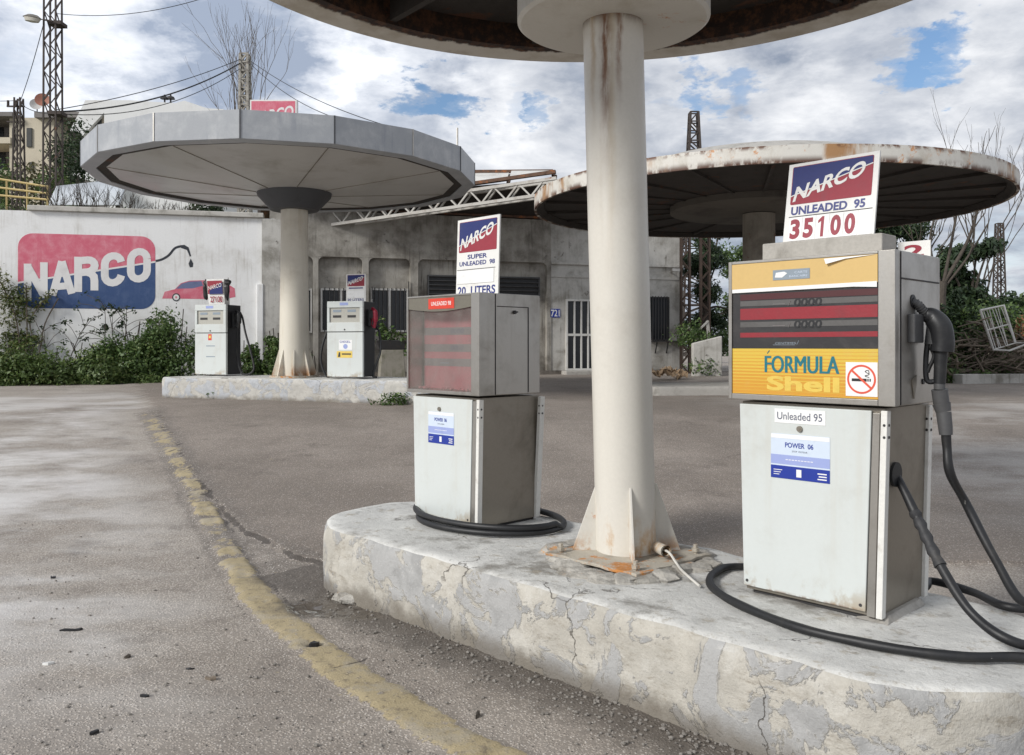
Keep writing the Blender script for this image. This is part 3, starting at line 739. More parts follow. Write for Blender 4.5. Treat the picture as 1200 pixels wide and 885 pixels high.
# ------------------------------------------------------------------ near canopy (mushroom roof on one column)
CX, CY = .623, 4.65
can = thing('round_canopy', 'nearest round canopy with rust stained rim on a cream steel column', 'canopy', (CX, CY, TOP), 0, 'round canopies over the pumps')
LEAN = -.074
mb = MB(); prof = []
for i in range(26):
    z = .0 + 2.95 * i / 25; prof.append((.163, z))
mb.lathe(prof, 56)
mb.v = [(x + LEAN * z / 2.92, y, z) for x, y, z in mb.v]
col = mb.build('column', M['column_near'], can)
for k, (dx, dy) in enumerate(((-1, 0), (0, -1), (1, 0), (0, 1))):
    g = MB(); t = .006
    g.prism([(.155, .012), (.295, .012), (.295, .035), (.165, .40), (.155, .40)], -t, t)
    g.build('gusset', M['gusset'], col, bevel=.002, xf=Matrix.Rotation(math.atan2(dy, dx), 4, 'Z'))
# lifted, rusted base plate on a crumbled bed
g = MB(); w = .31
pts = []
for i in range(40):
    a = i / 40 * 4; s_ = int(a); f = a - s_
    cx = [(-w, -w), (w, -w), (w, w), (-w, w)]; p0 = cx[s_]; p1 = cx[(s_+1) % 4]
    pts.append(((p0[0]+(p1[0]-p0[0])*f) * (1 + .03*math.sin(i*2.3)), (p0[1]+(p1[1]-p0[1])*f) * (1 + .03*math.cos(i*1.7))))
g.slabxy(pts, -.004, .012)
g.build('base_plate', M['rust_plate'], can, xf=Matrix.Translation((.0, -.07, .026)) @ Matrix.Rotation(R(-47), 4, 'Z'), bevel=.003)
g = MB()
for i in range(26):
    a = 2*math.pi*i/26; rr = .37 + .05*math.sin(3*a+1) + random.uniform(-.03, .03)
    rock(g, (rr*math.cos(a) - .02, rr*math.sin(a) - .08, .0), (.10, .08, .026 + .012*random.random()), i, 9)
g.build('crumbled_bed', M['rubble_concrete'], can, smooth=0)
for i in range(4):
    a = R(-47 + 90*i + 45); g = MB(); g.tube([(0, 0, 0), (0, 0, .05)], .012, 8); g.tube([(0, 0, .012), (0, 0, .030)], .022, 6)
    g.build('anchor_bolt', M['rust_plate'], can, xf=Matrix.Translation((.36*math.cos(a), .36*math.sin(a) - .07, .036)))
# conduit stub with a stray cable
p0 = Vector((.15, -.10, .075)); p1 = Vector((.175, -.235, .085))
g = MB(); o = 0; d = (p1 - p0)
g.tube([p0, p1], .030, 18, cap=False); g.tube([p1, p0 + d*.2], .024, 18, cap=False)
ring = len(g.v)
g.build('conduit', M['column_near'], can)
g = MB(); g.tube([p0 + d*.25, p0 + d*.26], .0245, 18); g.build('conduit_hole', M['black'], can)
e = Z(820, 687, TOP + .012) - Vector((CX, CY, TOP)); 
g = MB(); g.tube(spline([p0 + d*.5, p1 + Vector((.01, -.03, .0)), p1 + Vector((.04, -.08, -.045)), (p1.x*.45 + e.x*.55, p1.y*.45 + e.y*.55 + .02, .03), e], 8), .0065, 7)
g.build('stray_cable', M['cable_white'], can)
# drum, roof and rim; the roof is centred on the column's head
TC = (LEAN, 0)
DR = [(.50, 2.90), (.52, 2.915), (.52, 3.74)]
g = MB(); g.lathe(DR, 64, TC); g.build('drum', M['drum'], can, bevel=0)
CR = 2.6; ZB = 3.95 - TOP
g = MB(); g.lathe([(CR-.30, ZB+.02), (CR-.02, ZB), (CR, ZB+.015), (CR, ZB+.30), (CR-.03, ZB+.32), (CR-.30, ZB+.32)], 160, TC, closed=True)
g.build('rim', M['rim'], can)
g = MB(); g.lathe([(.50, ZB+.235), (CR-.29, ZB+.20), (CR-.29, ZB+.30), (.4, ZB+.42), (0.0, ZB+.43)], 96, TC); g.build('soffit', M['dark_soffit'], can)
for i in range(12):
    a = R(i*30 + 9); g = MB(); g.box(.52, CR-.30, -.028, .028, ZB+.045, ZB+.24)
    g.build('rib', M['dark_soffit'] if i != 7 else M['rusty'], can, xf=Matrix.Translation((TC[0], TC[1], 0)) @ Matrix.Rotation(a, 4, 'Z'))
# ------------------------------------------------------------------ pumps on the near island
def mat_glass():
    m, b, p = new_mat('dusty_pane'); v = b.n('ShaderNodeTexCoord').outputs['Object']
    p.inputs['Base Color'].default_value = (.30, .28, .255, 1); p.inputs['Roughness'].default_value = .22
    n = b.step(b.noise(v, 5, 8, .65), .3, .8)
    b.put(p.inputs['Alpha'], b.math('ADD', .16, b.math('MULTIPLY', n, .22))); return m
M['pane'] = mat_glass()
def mat_at(o): return (Matrix.Translation(o.location) @ Matrix.Rotation(o.rotation_euler[2], 4, 'Z')).inverted()
def thin(mat, parent, name, x0, x1, z0, z1, y, t=.0015, r=0.0):
    g = MB()
    if r:
        pts = []
        for cx, cz, a0 in ((x1-r, z0+r, -90), (x1-r, z1-r, 0), (x0+r, z1-r, 90), (x0+r, z0+r, 180)):
            for k in range(6): w = R(a0 + 90*k/5); pts.append((cx + r*math.cos(w), cz + r*math.sin(w)))
        g.prism(pts, y - t, y)
    else: g.box(x0, x1, y - t, y, z0, z1)
    return g.build(name, mat, parent, smooth=0)

def power_sticker(root, x0, x1, z0, z1, y):
    w = x1 - x0; h = z1 - z0
    s = thin(M['sticker_sky'], root, 'notice_sticker', x0, x1, z0, z1, y, r=.006)
    yy = y - .0018
    thin(M['sticker_white'], s, 'sticker_band', x0 + .001, x1 - .001, z1 - h*.10, z1 - .002, yy, .0004)
    thin(M['sticker_lilac'], s, 'sticker_band', x0, x1, z0 + h*.32, z0 + h*.53, yy, .0004)
    thin(M['sticker_blue'], s, 'sticker_band', x0, x1, z0, z0 + h*.285, yy, .0004)
    lettering('POWER  06', M['sticker_blue'], s, x0 + w*.25, z0 + h*.70, w*.48, h*.115, yy - .0006, bold=.018)
    lettering('STOP  MOTEUR', M['ink'], s, x0 + w*.37, z0 + h*.605, w*.26, h*.035, yy - .0006)
    g = MB()
    for k in range(9): g.box(x0 + w*(.26 + .053*k), x0 + w*(.30 + .053*k), yy - .0008, yy - .0005, z0 + h*.42, z0 + h*.436)
    for k in range(3):
        g.box(x0 + w*.05, x0 + w*(.20 - .025*k), yy - .0008, yy - .0005, z0 + h*(.18 - .05*k), z0 + h*(.194 - .05*k))
        g.box(x0 + w*(.80 + .02*(k % 2)), x0 + w*.95, yy - .0008, yy - .0005, z0 + h*(.175 - .06*k), z0 + h*(.20 - .06*k))
    g.box(x0 + w*.445, x0 + w*.53, yy - .0008, yy - .0005, z0 + h*.06, z0 + h*.23)
    g.build('small_print', M['sticker_white'], s, smooth=0)

def pump_cabinet(root, cab, right_tilt=0.0, hwt=.335, hwb=.315, d=.50):
    """white-fronted lower cabinet: x along the front, y into the pump"""
    g = MB(); g.frustum((-hwb+.004, hwb-.012, .012, d-.01), (-hwt+.004, hwt-.012, .012, d-.01), .012, cab)
    body = g.build('cabinet', M['steel_dark'], root, bevel=.004)
    g = MB(); g.frustum((-hwb+.03, hwb-.03, .03, d-.03), (-hwb+.03, hwb-.03, .03, d-.03), -.012, .014); g.build('plinth', M['iron'], root)
    x1t, x1b = hwt - .062, hwb - .066
    g = MB(); g.frustum((-hwb, x1b, -.006, .010), (-hwt, x1t, -.006, .010), .03, cab - .012)
    fp = g.build('front_panel', M['white_panel'], root, bevel=.004, seg=3)
    g = MB(); g.frustum((x1b+.003, hwb-.028, -.002, .012), (x1t+.003, hwt-.028, -.002, .012), .012, cab-.02)
    for f in (.45, .8):
        pass
    g.build('edge_trim', M['steel'], root, bevel=.003)
    for y0, y1, tl in ((-.004, .034, 0), (d-.045, d-.004, right_tilt)):
        g = MB(); g.frustum((hwb-.024, hwb+.003, y0, y1), (hwt-.024+tl, hwt+.003+tl, y0, y1), .012, cab-.01)
        po = g.build('corner_post', M['white_trim'], root, bevel=.003)
        for k, zz in enumerate((cab-.07, cab-.12)):
            for a, c in (((hwt-.010+tl*.9, y0-.0012, zz), (hwt-.010+tl*.9, y0+.004, zz)), ((hwt+.004+tl*.9, (y0+y1)/2, zz), (hwt-.002+tl*.9, (y0+y1)/2, zz))):
                g = MB(); g.tube([a, c], .006, 8); g.build('screw', M['iron'], po)
    for sx in (-hwb + .018, x1b - .02):
        g = MB(); g.tube([(sx, -.0085, .055), (sx, -.004, .055)], .007, 8); g.build('screw', M['iron'], fp)
    return fp

def no_smoking(root, x0, x1, z0, z1, y):
    s = thin(M['sticker_white'], root, 'no_smoking_sticker', x0, x1, z0, z1, y)
    cx, cz = (x0+x1)/2, (z0+z1)/2; r1 = (x1-x0)*.455; r0 = r1*.86; yy = y - .0022
    ci = MB(); n = 40
    ci.add([(cx + r*math.cos(2*math.pi*k/n), yy, cz + r*math.sin(2*math.pi*k/n)) for r in (r0, r1) for k in range(n)],
           [(k, n+k, n+(k+1) % n, (k+1) % n)[::-1] for k in range(n)])
    a = R(-42); ux, uz = math.cos(a), math.sin(a); t = r1*.075; y2 = yy - .0006
    L = r0*1.02
    ci.add([(cx-ux*L - uz*-t, y2, cz-uz*L - ux*t), (cx+ux*L - uz*-t, y2, cz+uz*L - ux*t), (cx+ux*L + uz*-t, y2, cz+uz*L + ux*t), (cx-ux*L + uz*-t, y2, cz-uz*L + ux*t)], [(0, 1, 2, 3)])
    ci.build('prohibition_ring', M['red_ring'], s, smooth=0)
    g = MB(); y1 = yy - .0002
    g.box(cx - r0*.78, cx + r0*.42, y1 - .0003, y1, cz - r0*.16, cz + r0*.06)
    for k in range(2): g.box(cx + r0*(.48 + .17*k), cx + r0*(.58 + .17*k), y1 - .0003, y1, cz - r0*.16, cz + r0*.06)
    sm = spline([(cx + r0*.62, y1, cz + r0*.16), (cx + r0*.28, y1, cz + r0*.28), (cx + r0*.62, y1, cz + r0*.40), (cx + r0*.30, y1, cz + r0*.62), (cx + r0*.55, y1, cz + r0*.72), (cx + r0*.62, y1, cz + r0*.45)], 5)
    g.tube(sm, .0016, 5); g.build('cigarette_symbol', M['black'], s, smooth=0)

# --- the right-hand pump
RP = wp(-1.79, 3.545, TOP + .006)
rp = thing('fuel_pump', 'fuel pump with yellow header panel, prohibition sticker and black nozzle on its side', 'fuel pump', RP, NEAR_ROT, 'fuel pumps on the near island')
CAB = .885; HW = .385; HD0, HD1 = -.03, .46; H0, H1 = .895, 1.535
fp = pump_cabinet(rp, CAB, .0, .34, .318)
head = MB(); head.box(-HW, HW, .01, HD1, H0, H1)
hd = head.build('head_housing', M['steel'], rp, bevel=.006, seg=3)
g = MB()
g.box(-HW, -HW+.018, HD0, .008, H0, H1); g.box(HW-.07, HW, HD0, .008, H0, H1)
g.box(-HW+.0185, HW-.0705, HD0, .008, H0, H0+.026); g.box(-HW+.0185, HW-.0705, HD0, .008, H1-.014, H1)
g.build('face_frame', M['steel'], hd, bevel=.003)
g = MB(); g.box(HW+.001, HW+.004, .03, HD1-.02, H1-.118, H1-.112); g.box(HW-.001, HW+.003, .020, .026, H0+.005, H1-.005); g.build('seam', M['iron'], hd)
fx0, fx1 = -HW+.0195, HW-.0715; fy = -.018
thin(M['yellow'], rp, 'header_panel', fx0, fx1, 1.405, H1-.0145, fy, .012)
g = MB(); pts = [(fx0+.002, 1.388), (fx1-.10, 1.391), (fx1-.002, 1.385), (fx1-.002, 1.409), (fx0+.002, 1.4045)]
g.prism(pts, fy-.0135, fy-.0125); g.build('torn_paper_edge', M['sticker_white'], rp, smooth=0)
# curled flap on the torn header
g = MB(); fl = [(.10, 1.515), (.14, 1.498), (.22, 1.511), (.30, 1.517)]
g.add([(.085, fy-.014, 1.517), (.31, fy-.014, 1.5195), (.18, fy-.020, 1.510), (.10, fy-.030, 1.492)], [(0, 3, 2, 1)])
g.build('torn_flap', M['sticker_white'], rp, smooth=0)
st = thin(M['sticker_grey'], rp, 'header_sticker', -.155, .02, 1.437, 1.482, fy-.0125)
g = MB(); g.prism([(-.145, 1.449), (-.11, 1.447), (-.085, 1.465), (-.10, 1.473), (-.14, 1.470)], fy-.0150, fy-.0145)
g.build('sticker_emblem', M['sticker_white'], st, smooth=0)
lettering('CARTE', M['sticker_sky'], st, -.05, 1.462, .06, .010, fy-.0152); lettering('BANCAIRE', M['sticker_sky'], st, -.075, 1.446, .085, .009, fy-.0152)
dp = thin(M['disp_dark'], rp, 'display', fx0, fx1, 1.131, 1.386, fy, .004)
yy = fy - .0045
bx0 = fx0 + .04
for z0, z1, mt, a in ((1.353, 1.380, 'disp_darkred', bx0), (1.325, 1.349, 'disp_grey', bx0), (1.262, 1.314, 'disp_red', bx0), (1.228, 1.252, 'disp_grey', bx0), (1.181, 1.203, 'disp_red', bx0)):
    thin(M[mt], dp, 'display_band', a, fx1-.002, z0, z1, yy, .001)
for z in (1.318, 1.221):
    lettering('0000', M['black'], dp, -.06, z, .13, .034, yy-.0022, bold=.03, shear=.15, name='counter_digits')
    g = MB(); g.tube([(-.085, yy-.0022, z+.004), (-.075, yy-.0022, z+.024)], .0018, 4); g.box(-.16, -.10, yy-.0026, yy-.0022, z+.011, z+.0135); g.build('counter_caption', M['pink_grey'], dp)
lettering('CENTIMES', M['sticker_grey'], dp, -.15, 1.150, .10, .009, yy-.0005, shear=.2)
g = MB(); g.tube([(-.045, yy-.0006, 1.147), (-.035, yy-.0006, 1.166)], .0014, 4); g.box(-.16, -.055, yy-.0008, yy-.0004, 1.146, 1.1475); g.build('counter_caption', M['sticker_grey'], dp)
lp = thin(M['yellow_stripe'], rp, 'striped_panel', fx0, fx1, H0+.027, 1.130, fy, .006)
for k_, o_ in enumerate((-.0028, 0.0, .0028)): lettering('FORMULA', M['teal'], lp, -.198 + o_, 1.022, .345, .076, fy-.0064-.0004*k_)
g = MB(); g.tube([(-.187, fy-.0068, 1.108), (-.176, fy-.0068, 1.122)], .002, 5); g.build('lettering', M['teal'], lp)
lettering('Shell', M['shell_yellow'], lp, -.19, .942, .34, .066, fy-.0066, bold=.035)
no_smoking(rp, .178, .312, .932, 1.074, fy-.0065)
lb = thin(M['sticker_white'], rp, 'grade_label', -.16, .08, .797, .860, -.0065)
lettering('Unleaded 95', M['ink'], lb, -.147, .812, .212, .034, -.0085, bold=.006)
power_sticker(rp, -.178, .10, .548, .748, -.0065)
g = MB(); g.tube([(-.038, -.016, .775), (-.038, -.004, .775)], .013, 18); g.tube([(-.038, -.018, .775), (-.038, -.016, .775)], .006, 10); g.build('lock', M['steel_dark'], rp)
# grommet, nozzle, boot, swivel on the right-hand side
inv = mat_at(rp)
gr = inv @ P(1049, 556, 3.60); gx = .338
g = MB(); g.tube([(gx-.03, gr.y, gr.z), (gx-.004, gr.y, gr.z)], .052, 22); g.build('grommet', M['rubber'], rp)
NYc = .20
g = MB(); g.box(HW-.002, HW+.030, NYc-.105, NYc-.005, 1.155, 1.275); g.build('nozzle_boot', M['nozzle_grey'], rp, bevel=.006)
g = MB(); g.tube([(HW-.003, NYc-.05, 1.33), (HW+.0035, NYc-.05, 1.33)], .028, 12); g.build('spout_hole', M['black'], rp)
nz = MB()
# cast body tapering to the handle
nz.tube(spline([(HW+0.0271, NYc+.0, 1.275), (HW+0.0502, NYc+.02, 1.265), (HW+0.0799, NYc+.03, 1.225), (HW+0.0885, NYc+.035, 1.165), (HW+0.0865, NYc+.035, 1.12)], 6),
        [.026 + .020*math.sin(min(1, i/14)*math.pi*.5) for i in range(25)], 14)
nz.tube([(HW+0.0832, NYc+.035, 1.135), (HW+0.0799, NYc+.035, 1.06), (HW+0.0766, NYc+.035, .985)], [.028, .025, .024], 14)
nz.frustum((HW+0.0278, HW+0.0832, NYc+.0, NYc+.07), (HW+0.0370, HW+0.0766, NYc+.01, NYc+.06), 1.15, 1.26)
# trigger guard
nz.tube(spline([(HW+0.0337, NYc+.02, 1.155), (HW+0.0271, NYc+.02, 1.08), (HW+0.0304, NYc+.02, 1.0), (HW+0.0568, NYc+.03, .992), (HW+0.0779, NYc+.035, 1.0)], 5), .0115, 8)
nz.tube(spline([(HW+0.0436, NYc+.02, 1.14), (HW+0.0581, NYc+.025, 1.10), (HW+0.0403, NYc+.022, 1.05), (HW+0.0337, NYc+.02, 1.03)], 5), .008, 8)
nzo = nz.build('nozzle', M['nozzle'], rp, smooth=45)
g = MB()
pp = spline([(HW-.02, NYc-.05, 1.335), (HW+0.0119, NYc-.035, 1.318), (HW+0.0238, NYc-.015, 1.295), (HW+0.0370, NYc+.01, 1.272)], 6)
g.tube(pp, .017, 12)
for i in range(3, len(pp)-3, 2): g.tube([pp[i], pp[i]*.5 + pp[i+1]*.5], .0205, 12)
g.build('spout', M['nozzle_grey'], nzo)
g = MB(); a0 = Vector((HW+0.0766, NYc+.035, .99)); 
sw = [a0, a0 + Vector((.0, 0, -.03)), a0 + Vector((.004, .01, -.09)), a0 + Vector((.012, .012, -.125)), a0 + Vector((.020, .01, -.19)), a0 + Vector((.022, .01, -.22))]
g.tube([sw[0], sw[1]], .022, 14); g.tube([sw[1], sw[2]], .032, 14); g.tube([sw[2], sw[3]], [.036, .03], 14); g.tube([sw[3], sw[4], sw[5]], [.030, .028, .026], 14)
g.build('swivel', M['nozzle_grey'], nzo)
g = MB(); g.tube([(HW-.002, NYc+.06, .99), (HW+.005, NYc+.06, .99)], .012, 12); g.build('rubber_stop', M['black'], rp)
g = MB(); g.prism([(NYc-.07, 1.0), (NYc-.045, .92), (NYc-.02, .98), (NYc-.02, 1.02)], -.002, .002)
g.build('bracket', M['steel_dark'], rp, xf=Matrix.Translation((HW+.003, 0, 0)) @ Matrix.Rotation(R(90), 4, 'Z'))
# one long hose: grommet, down to the island, round the cabinet, back up to the nozzle
zt = TOP + .024
pts = [P(1046, 552, 3.66), P(1058, 572, 3.58), P(1075, 607, 3.50), P(1105, 668, 3.36), P(1142, 722, 3.22), P(1196, 755, 3.10), Vector((2.12, 3.15, zt+.01)), Vector((2.16, 2.98, zt))]
pts += [Vector((2.02, 2.97, zt)), Z(1200, 771, zt), Z(1130, 770, zt), Z(1060, 762, zt), Z(995, 750, zt), Z(940, 737, zt), Z(890, 719, zt), Z(850, 700, zt), Z(832, 684, zt), Z(838, 671, zt), Z(866, 664, zt)]
b1 = wp(-1.95, 4.07, zt); b2 = wp(-1.55, 4.12, zt)
pts += [b1, b2, Z(1092, 681, zt), Z(1140, 694, zt), Z(1180, 711, zt), Vector((2.33, 3.62, zt)), Vector((2.40, 3.42, zt+.03)), Vector((2.22, 3.46, zt+.14)), P(1200, 706, 3.45), P(1166, 655, 3.52), P(1132, 590, 3.62)]
tip = (Matrix.Translation(rp.location) @ Matrix.Rotation(NEAR_ROT, 4, 'Z')) @ sw[5]
pts += [tip + Vector((.012, -.012, -.16)), tip + Vector((.004, 0, -.05)), tip + Vector((0, 0, .02))]
print('tip px', [HX + FPX*tip.x/tip.y, HY - FPX*(tip.z-EYE)/tip.y, tip.y])
g = MB(); hose_pts = spline(pts, 12); g.tube(hose_pts, [.0185 + .0009*math.sin(i*.37) for i in range(len(hose_pts))], 14); g.build('hose', M['rubber'], rp, xf=inv, smooth=60)
g = MB(); k0 = hose_pts[22:36]; g.tube(k0, [.022 + .004*math.sin(i*2.1) for i in range(len(k0))], 12); g.build('tape_wrap', M['tape'], rp, xf=inv)
# base flashing peeled along the foot
g = MB(); g.frustum((.20, .345, .0, .40), (.30, .325, .05, .40), -.006, .02); g.build('mortar_skirt', M['concrete'], rp, bevel=.004)

# concrete block on the pump, with the price board standing on it
bl = MB(); bl.box(-.275, .285, .085, .235, 0, .085)
bo = bl.build('concrete_block', M['concrete'], bevel=.006, seg=2)
bo.location = rp.location + Vector((0, 0, H1 + .001)); bo.rotation_euler = (0, 0, NEAR_ROT)
tag(bo, 'long grey concrete block lying on top of the pump with the yellow header', 'concrete block')

def narco_panel(root, x0, x1, z0, z1, y, blue_top=True, small=False):
    """two-colour badge: blue upper left, red lower right, slanted white lettering with a speed line through it"""
    w = x1 - x0; h = z1 - z0; t = .0008
    p = thin(M['sign_red'], root, 'badge', x0, x1, z0, z1, y, t, r=h*.04)
    g = MB(); zl, zr = z0 + h*.22, z0 + h*.80
    g.prism([(x0+.003, zl), (x1-.003, zr), (x1-.003, z1-.003), (x0+.003, z1-.003)], y - t - .0006, y - t - .0002)
    g.build('badge_field', M['sign_blue'], p, smooth=0)
    sl = (zr - zl) / w; yy = y - t - .0012
    lettering('NARCO', M['sign_letter'], p, x0 + w*.03, z0 + h*.06, w*.86, h*.40, yy, bold=.028, shear=.22, slope=sl*.93)
    g = MB(); hh = h*.014
    for xa, xb in ((0, .2), (.23, .45), (.5, .72), (.76, 1)):
        za = zl + (zr-zl)*xa; zb = zl + (zr-zl)*xb
        g.prism([(x0+w*xa, za-hh), (x0+w*xb, zb-hh), (x0+w*xb, zb+hh), (x0+w*xa, za+hh)], yy - .0006, yy - .0003)
    g.build('speed_line', M['sign_letter'], p, smooth=0)
    return p

sg = thing('price_sign', 'white price board reading 35100 leaning back on the concrete block', 'price sign', rp.location + Vector((0, 0, H1 + .087)), NEAR_ROT, 'price boards on the pumps')
x0, x1 = -.215, .215; SH = .388
Lb = Matrix.Translation((0, .165, 0)) @ Matrix.Rotation(R(-10), 4, 'X')
def board(root, x0, x1, h, mat='sign_white', t=.012):
    g = MB(); g.box(x0, x1, 0, t, 0, h); return g.build('board', M[mat], root, bevel=.002)
def lean(root, m):
    def rec(o):
        for c in o.children: c.data.transform(m); rec(c)
    rec(root)
board(sg, x0, x1, SH)
narco_panel(sg, x0 + .022, x1 - .024, .186, SH - .016, -.0006)
lettering('UNLEADED  95', M['price_blue'], sg, x0 + .030, .134, .352, .042, -.001, bold=.035)
for k in range(6):
    xx = x0 + .028 + .0655*k; thin(M['sticker_white'], sg, 'price_card', xx, xx + .0635, .010, .122, -.0005, .0012)
for k, ch in enumerate('35100'):
    xx = x0 + .033 + .0655*k
    if ch == '1':
        g = MB(); g.prism([(xx+.020, .018), (xx+.034, .018), (xx+.034, .114), (xx+.024, .114), (xx+.006, .096), (xx+.006, .083), (xx+.020, .092)], -.0026, -.0020); g.build('price_digit', M['price_red'], sg, smooth=0)
    else: lettering(ch, M['price_red'], sg, xx, .018, .049, .096, -.0022, bold=.045, name='price_digit')
thin(M['iron'], sg, 'card_rail', x0 + .022, x1 - .014, .1255, .1275, -.0005, .003)
lean(sg, Lb)

s2 = thing('price_sign', 'small white card with a red figure 2 half hidden behind the concrete block', 'price sign', rp.location + Vector((0, 0, H1 + .001)), NEAR_ROT)
g = MB(); g.box(.235, .375, .375, .383, 0, .072); g.build('board', M['sign_white'], s2, bevel=.001)
lettering('2', M['price_red'], s2, .262, -.035 + .036, .085, .055, .3742, bold=.03)

# --- the middle pump
MP = wp(-4.255, 3.515, TOP + .004)
mp = thing('fuel_pump', 'fuel pump with faded red window and steel hood left of the cream column', 'fuel pump', MP, NEAR_ROT, 'fuel pumps on the near island')
CAB2 = .82; q0, q1 = .835, 1.472; HW2 = .365
pump_cabinet(mp, CAB2, .03, .33, .312, .555)
g = MB()
g.box(-HW2, HW2, .10, .50, q0, q1)                                        # body behind the window recess
hd2 = g.build('head_housing', M['steel'], mp, bevel=.006, seg=3)
g = MB(); f0, f1 = -.035, .099
g.box(-HW2, -HW2+.016, f0, f1, q0, q1); g.box(HW2-.075, HW2, f0, f1, q0, q1); g.box(-HW2+.0165, HW2-.0755, f0, f1, q0, q0+.022); g.box(-HW2+.0165, HW2-.0755, f0, f1, q1-.012, q1)
g.build('face_frame', M['steel'], hd2, bevel=.003)
g = MB(); g.box(HW2+.001, HW2+.0035, .115, .39, q1-.084, q1-.079); g.box(HW2+.001, HW2+.0035, .388, .393, q0+.01, q1-.08); g.box(HW2-.001, HW2+.0025, .099, .104, q0+.004, q1-.004); g.build('seam', M['iron'], hd2)
g = MB(); g.tube([(HW2, .265, q1-.115), (HW2+.012, .265, q1-.115)], .012, 10); g.bar((HW2+.012, .25, q1-.12), (HW2+.012, .285, q1-.112), .008); g.build('lock', M['iron'], hd2)
wx0, wx1 = -HW2+.017, HW2-.076
# hood over the window, lower edge bowed
pts = [(wx0, q1-.0125)] + [(wx0 + (wx1-wx0)*k/10, q1-.085-.022*math.sin(math.pi*k/10)) for k in range(11)] + [(wx1, q1-.0125)]
g = MB(); g.prism(pts, -.030, -.024); g.build('hood', M['olive_steel'], mp, bevel=.001)
rs = thin(M['sticker_red'], mp, 'grade_sticker', -.135, .125, q1-.090, q1-.022, -.0305)
lettering('UNLEADED 98', M['sticker_white'], rs, -.105, q1-.068, .20, .026, -.0325, bold=.008)
bp = thin(M['pink'], mp, 'back_panel', wx0+.012, wx1-.004, q0+.024, q1-.03, .097, .004)
for z0, z1 in ((1.215, 1.265), (1.105, 1.155), (1.01, 1.06)):
    thin(M['pink_grey'], bp, 'counter_band', wx0+.013, wx1-.005, z0, z1, .0925, .001)
for z in (1.225, 1.115): lettering('0000', M['ink'], bp, -.06, z, .13, .032, .0908, bold=.02, shear=.3, name='counter_digits')
thin(M['sticker_grey'], bp, 'counter_caption', -.16, -.07, 1.028, 1.033, .0912, .0004)
g = MB(); 
for k in range(16): rock(g, (random.uniform(wx0+.03, wx1-.03), random.uniform(.0, .08), q0+.03), (.018, .014, .008), k, 6)
g.build('debris', M['pink'], mp, smooth=0)
g = MB(); g.box(wx0, wx1, -.021, -.018, q0+.0225, q1-.0125); g.build('window_pane', M['pane'], mp, smooth=0)
power_sticker(mp, -.165, .095, .51, .715, -.0065)
g = MB(); g.tube([(-.05, -.016, .735), (-.05, -.004, .735)], .013, 16); g.build('lock', M['steel_dark'], mp)
# hose coiled round its foot
inv2 = mat_at(mp)
coil = []; cc = Vector((0.12, .26))
for i in range(76):
    a = R(150 + i * 9.0); f = i / 75
    rx = .47 + .05*math.sin(f*5) ; ry = .395 + .03*math.cos(f*4)
    if f > .5: rx += .10; ry += .03
    coil.append((cc.x + rx*math.cos(a) + .05*max(0, math.cos(a)), cc.y + ry*math.sin(a), .022 + (.034 if .62 < f < 1.0 and math.sin(a) < .2 else .0)))
g = MB(); g.tube(spline(coil, 2), .019, 12); g.build('hose', M['rubber'], mp, smooth=60)

sg2 = thing('price_sign', 'white board reading 20 LITERS standing on the pump with the faded red window', 'price sign', mp.location + Vector((0, 0, q1 + .001)), NEAR_ROT, 'price boards on the pumps')
x0, x1 = -.085, .325; SH = .505
board(sg2, x0, x1, SH)
narco_panel(sg2, x0 + .022, x1 - .022, .285, SH - .018, -.0006)
lettering('SUPER', M['price_blue'], sg2, .025, .238, .19, .030, -.001, bold=.026)
lettering('UNLEADED  98', M['price_blue'], sg2, x0 + .03, .195, .345, .030, -.001, bold=.026)
bc = thin(M['sticker_white'], sg2, 'blank_card', x0 + .012, x1 - .04, .078, .165, -.0005, .004)
thin(M['iron'], sg2, 'card_rail', x0 + .01, x1 - .03, .169, .1715, -.0005, .003)
lettering('20  LITERS', M['price_blue'], sg2, x0 + .02, .004, .365, .056, -.001, bold=.026)
lean(sg2, Matrix.Translation((0, .16, 0)) @ Matrix.Rotation(R(-2), 4, 'X'))

# ------------------------------------------------------------------ the second island, canopy and pumps
I2R = R(-19); I2Z = .53; I2T = .95
c2 = Vector((-3.62, 15.55 + .45)); SP0, SP1 = -2.4, 2.4
o = island_mesh(stadium(2.95, .85, .08, .12), I2T - I2Z, .012, seedz=4).build('pump_island', M['island_far'], smooth=60)
o.location = (c2.x, c2.y, I2Z); o.rotation_euler = (0, 0, I2R)
tag(o, 'farther white painted pump island with square ends carrying two slim pumps', 'pump island', 'pump islands of the station')

K2 = Vector((-4.13, 16.2))
OFF2 = (-.11, 0)
can2 = thing('round_canopy', 'faceted canopy with grey metal fascia and white panelled underside', 'canopy', (K2.x, K2.y, I2T), 0, 'round canopies over the pumps')
M['column_mid'] = weathered('column_paint_streaked', (.66, .62, .53), (.46, .41, .33), .4, 1.2, .5, streak=.7, streakcol=(.46, .39, .28), fine=.06, bmp=.08, stains=((.3, .0, 5, .46, .6, (.36, .17, .06)),))
g = MB(); g.lathe([(.285, 0), (.28, .6), (.255, 2.4), (.25, 3.25)], 40); cl2 = g.build('column', M['column_mid'], can2)
for k in range(8):
    g = MB(); g.prism([(.26, .0), (.42, .0), (.42, .03), (.285, .52), (.26, .52)], -.012, .012)
    g.build('gusset', M['column_mid'], cl2, xf=Matrix.Rotation(R(45*k + 12), 4, 'Z'))
g = MB(); g.lathe([(.46, -.01), (.46, .03), (.28, .035)], 24); g.build('base_plate', M['rust_plate'], can2)
g = MB(); g.lathe([(.44, 3.16), (.68, 3.42), (.70, 3.50), (.2, 3.52)], 40); g.build('collar', M['collar'], can2)
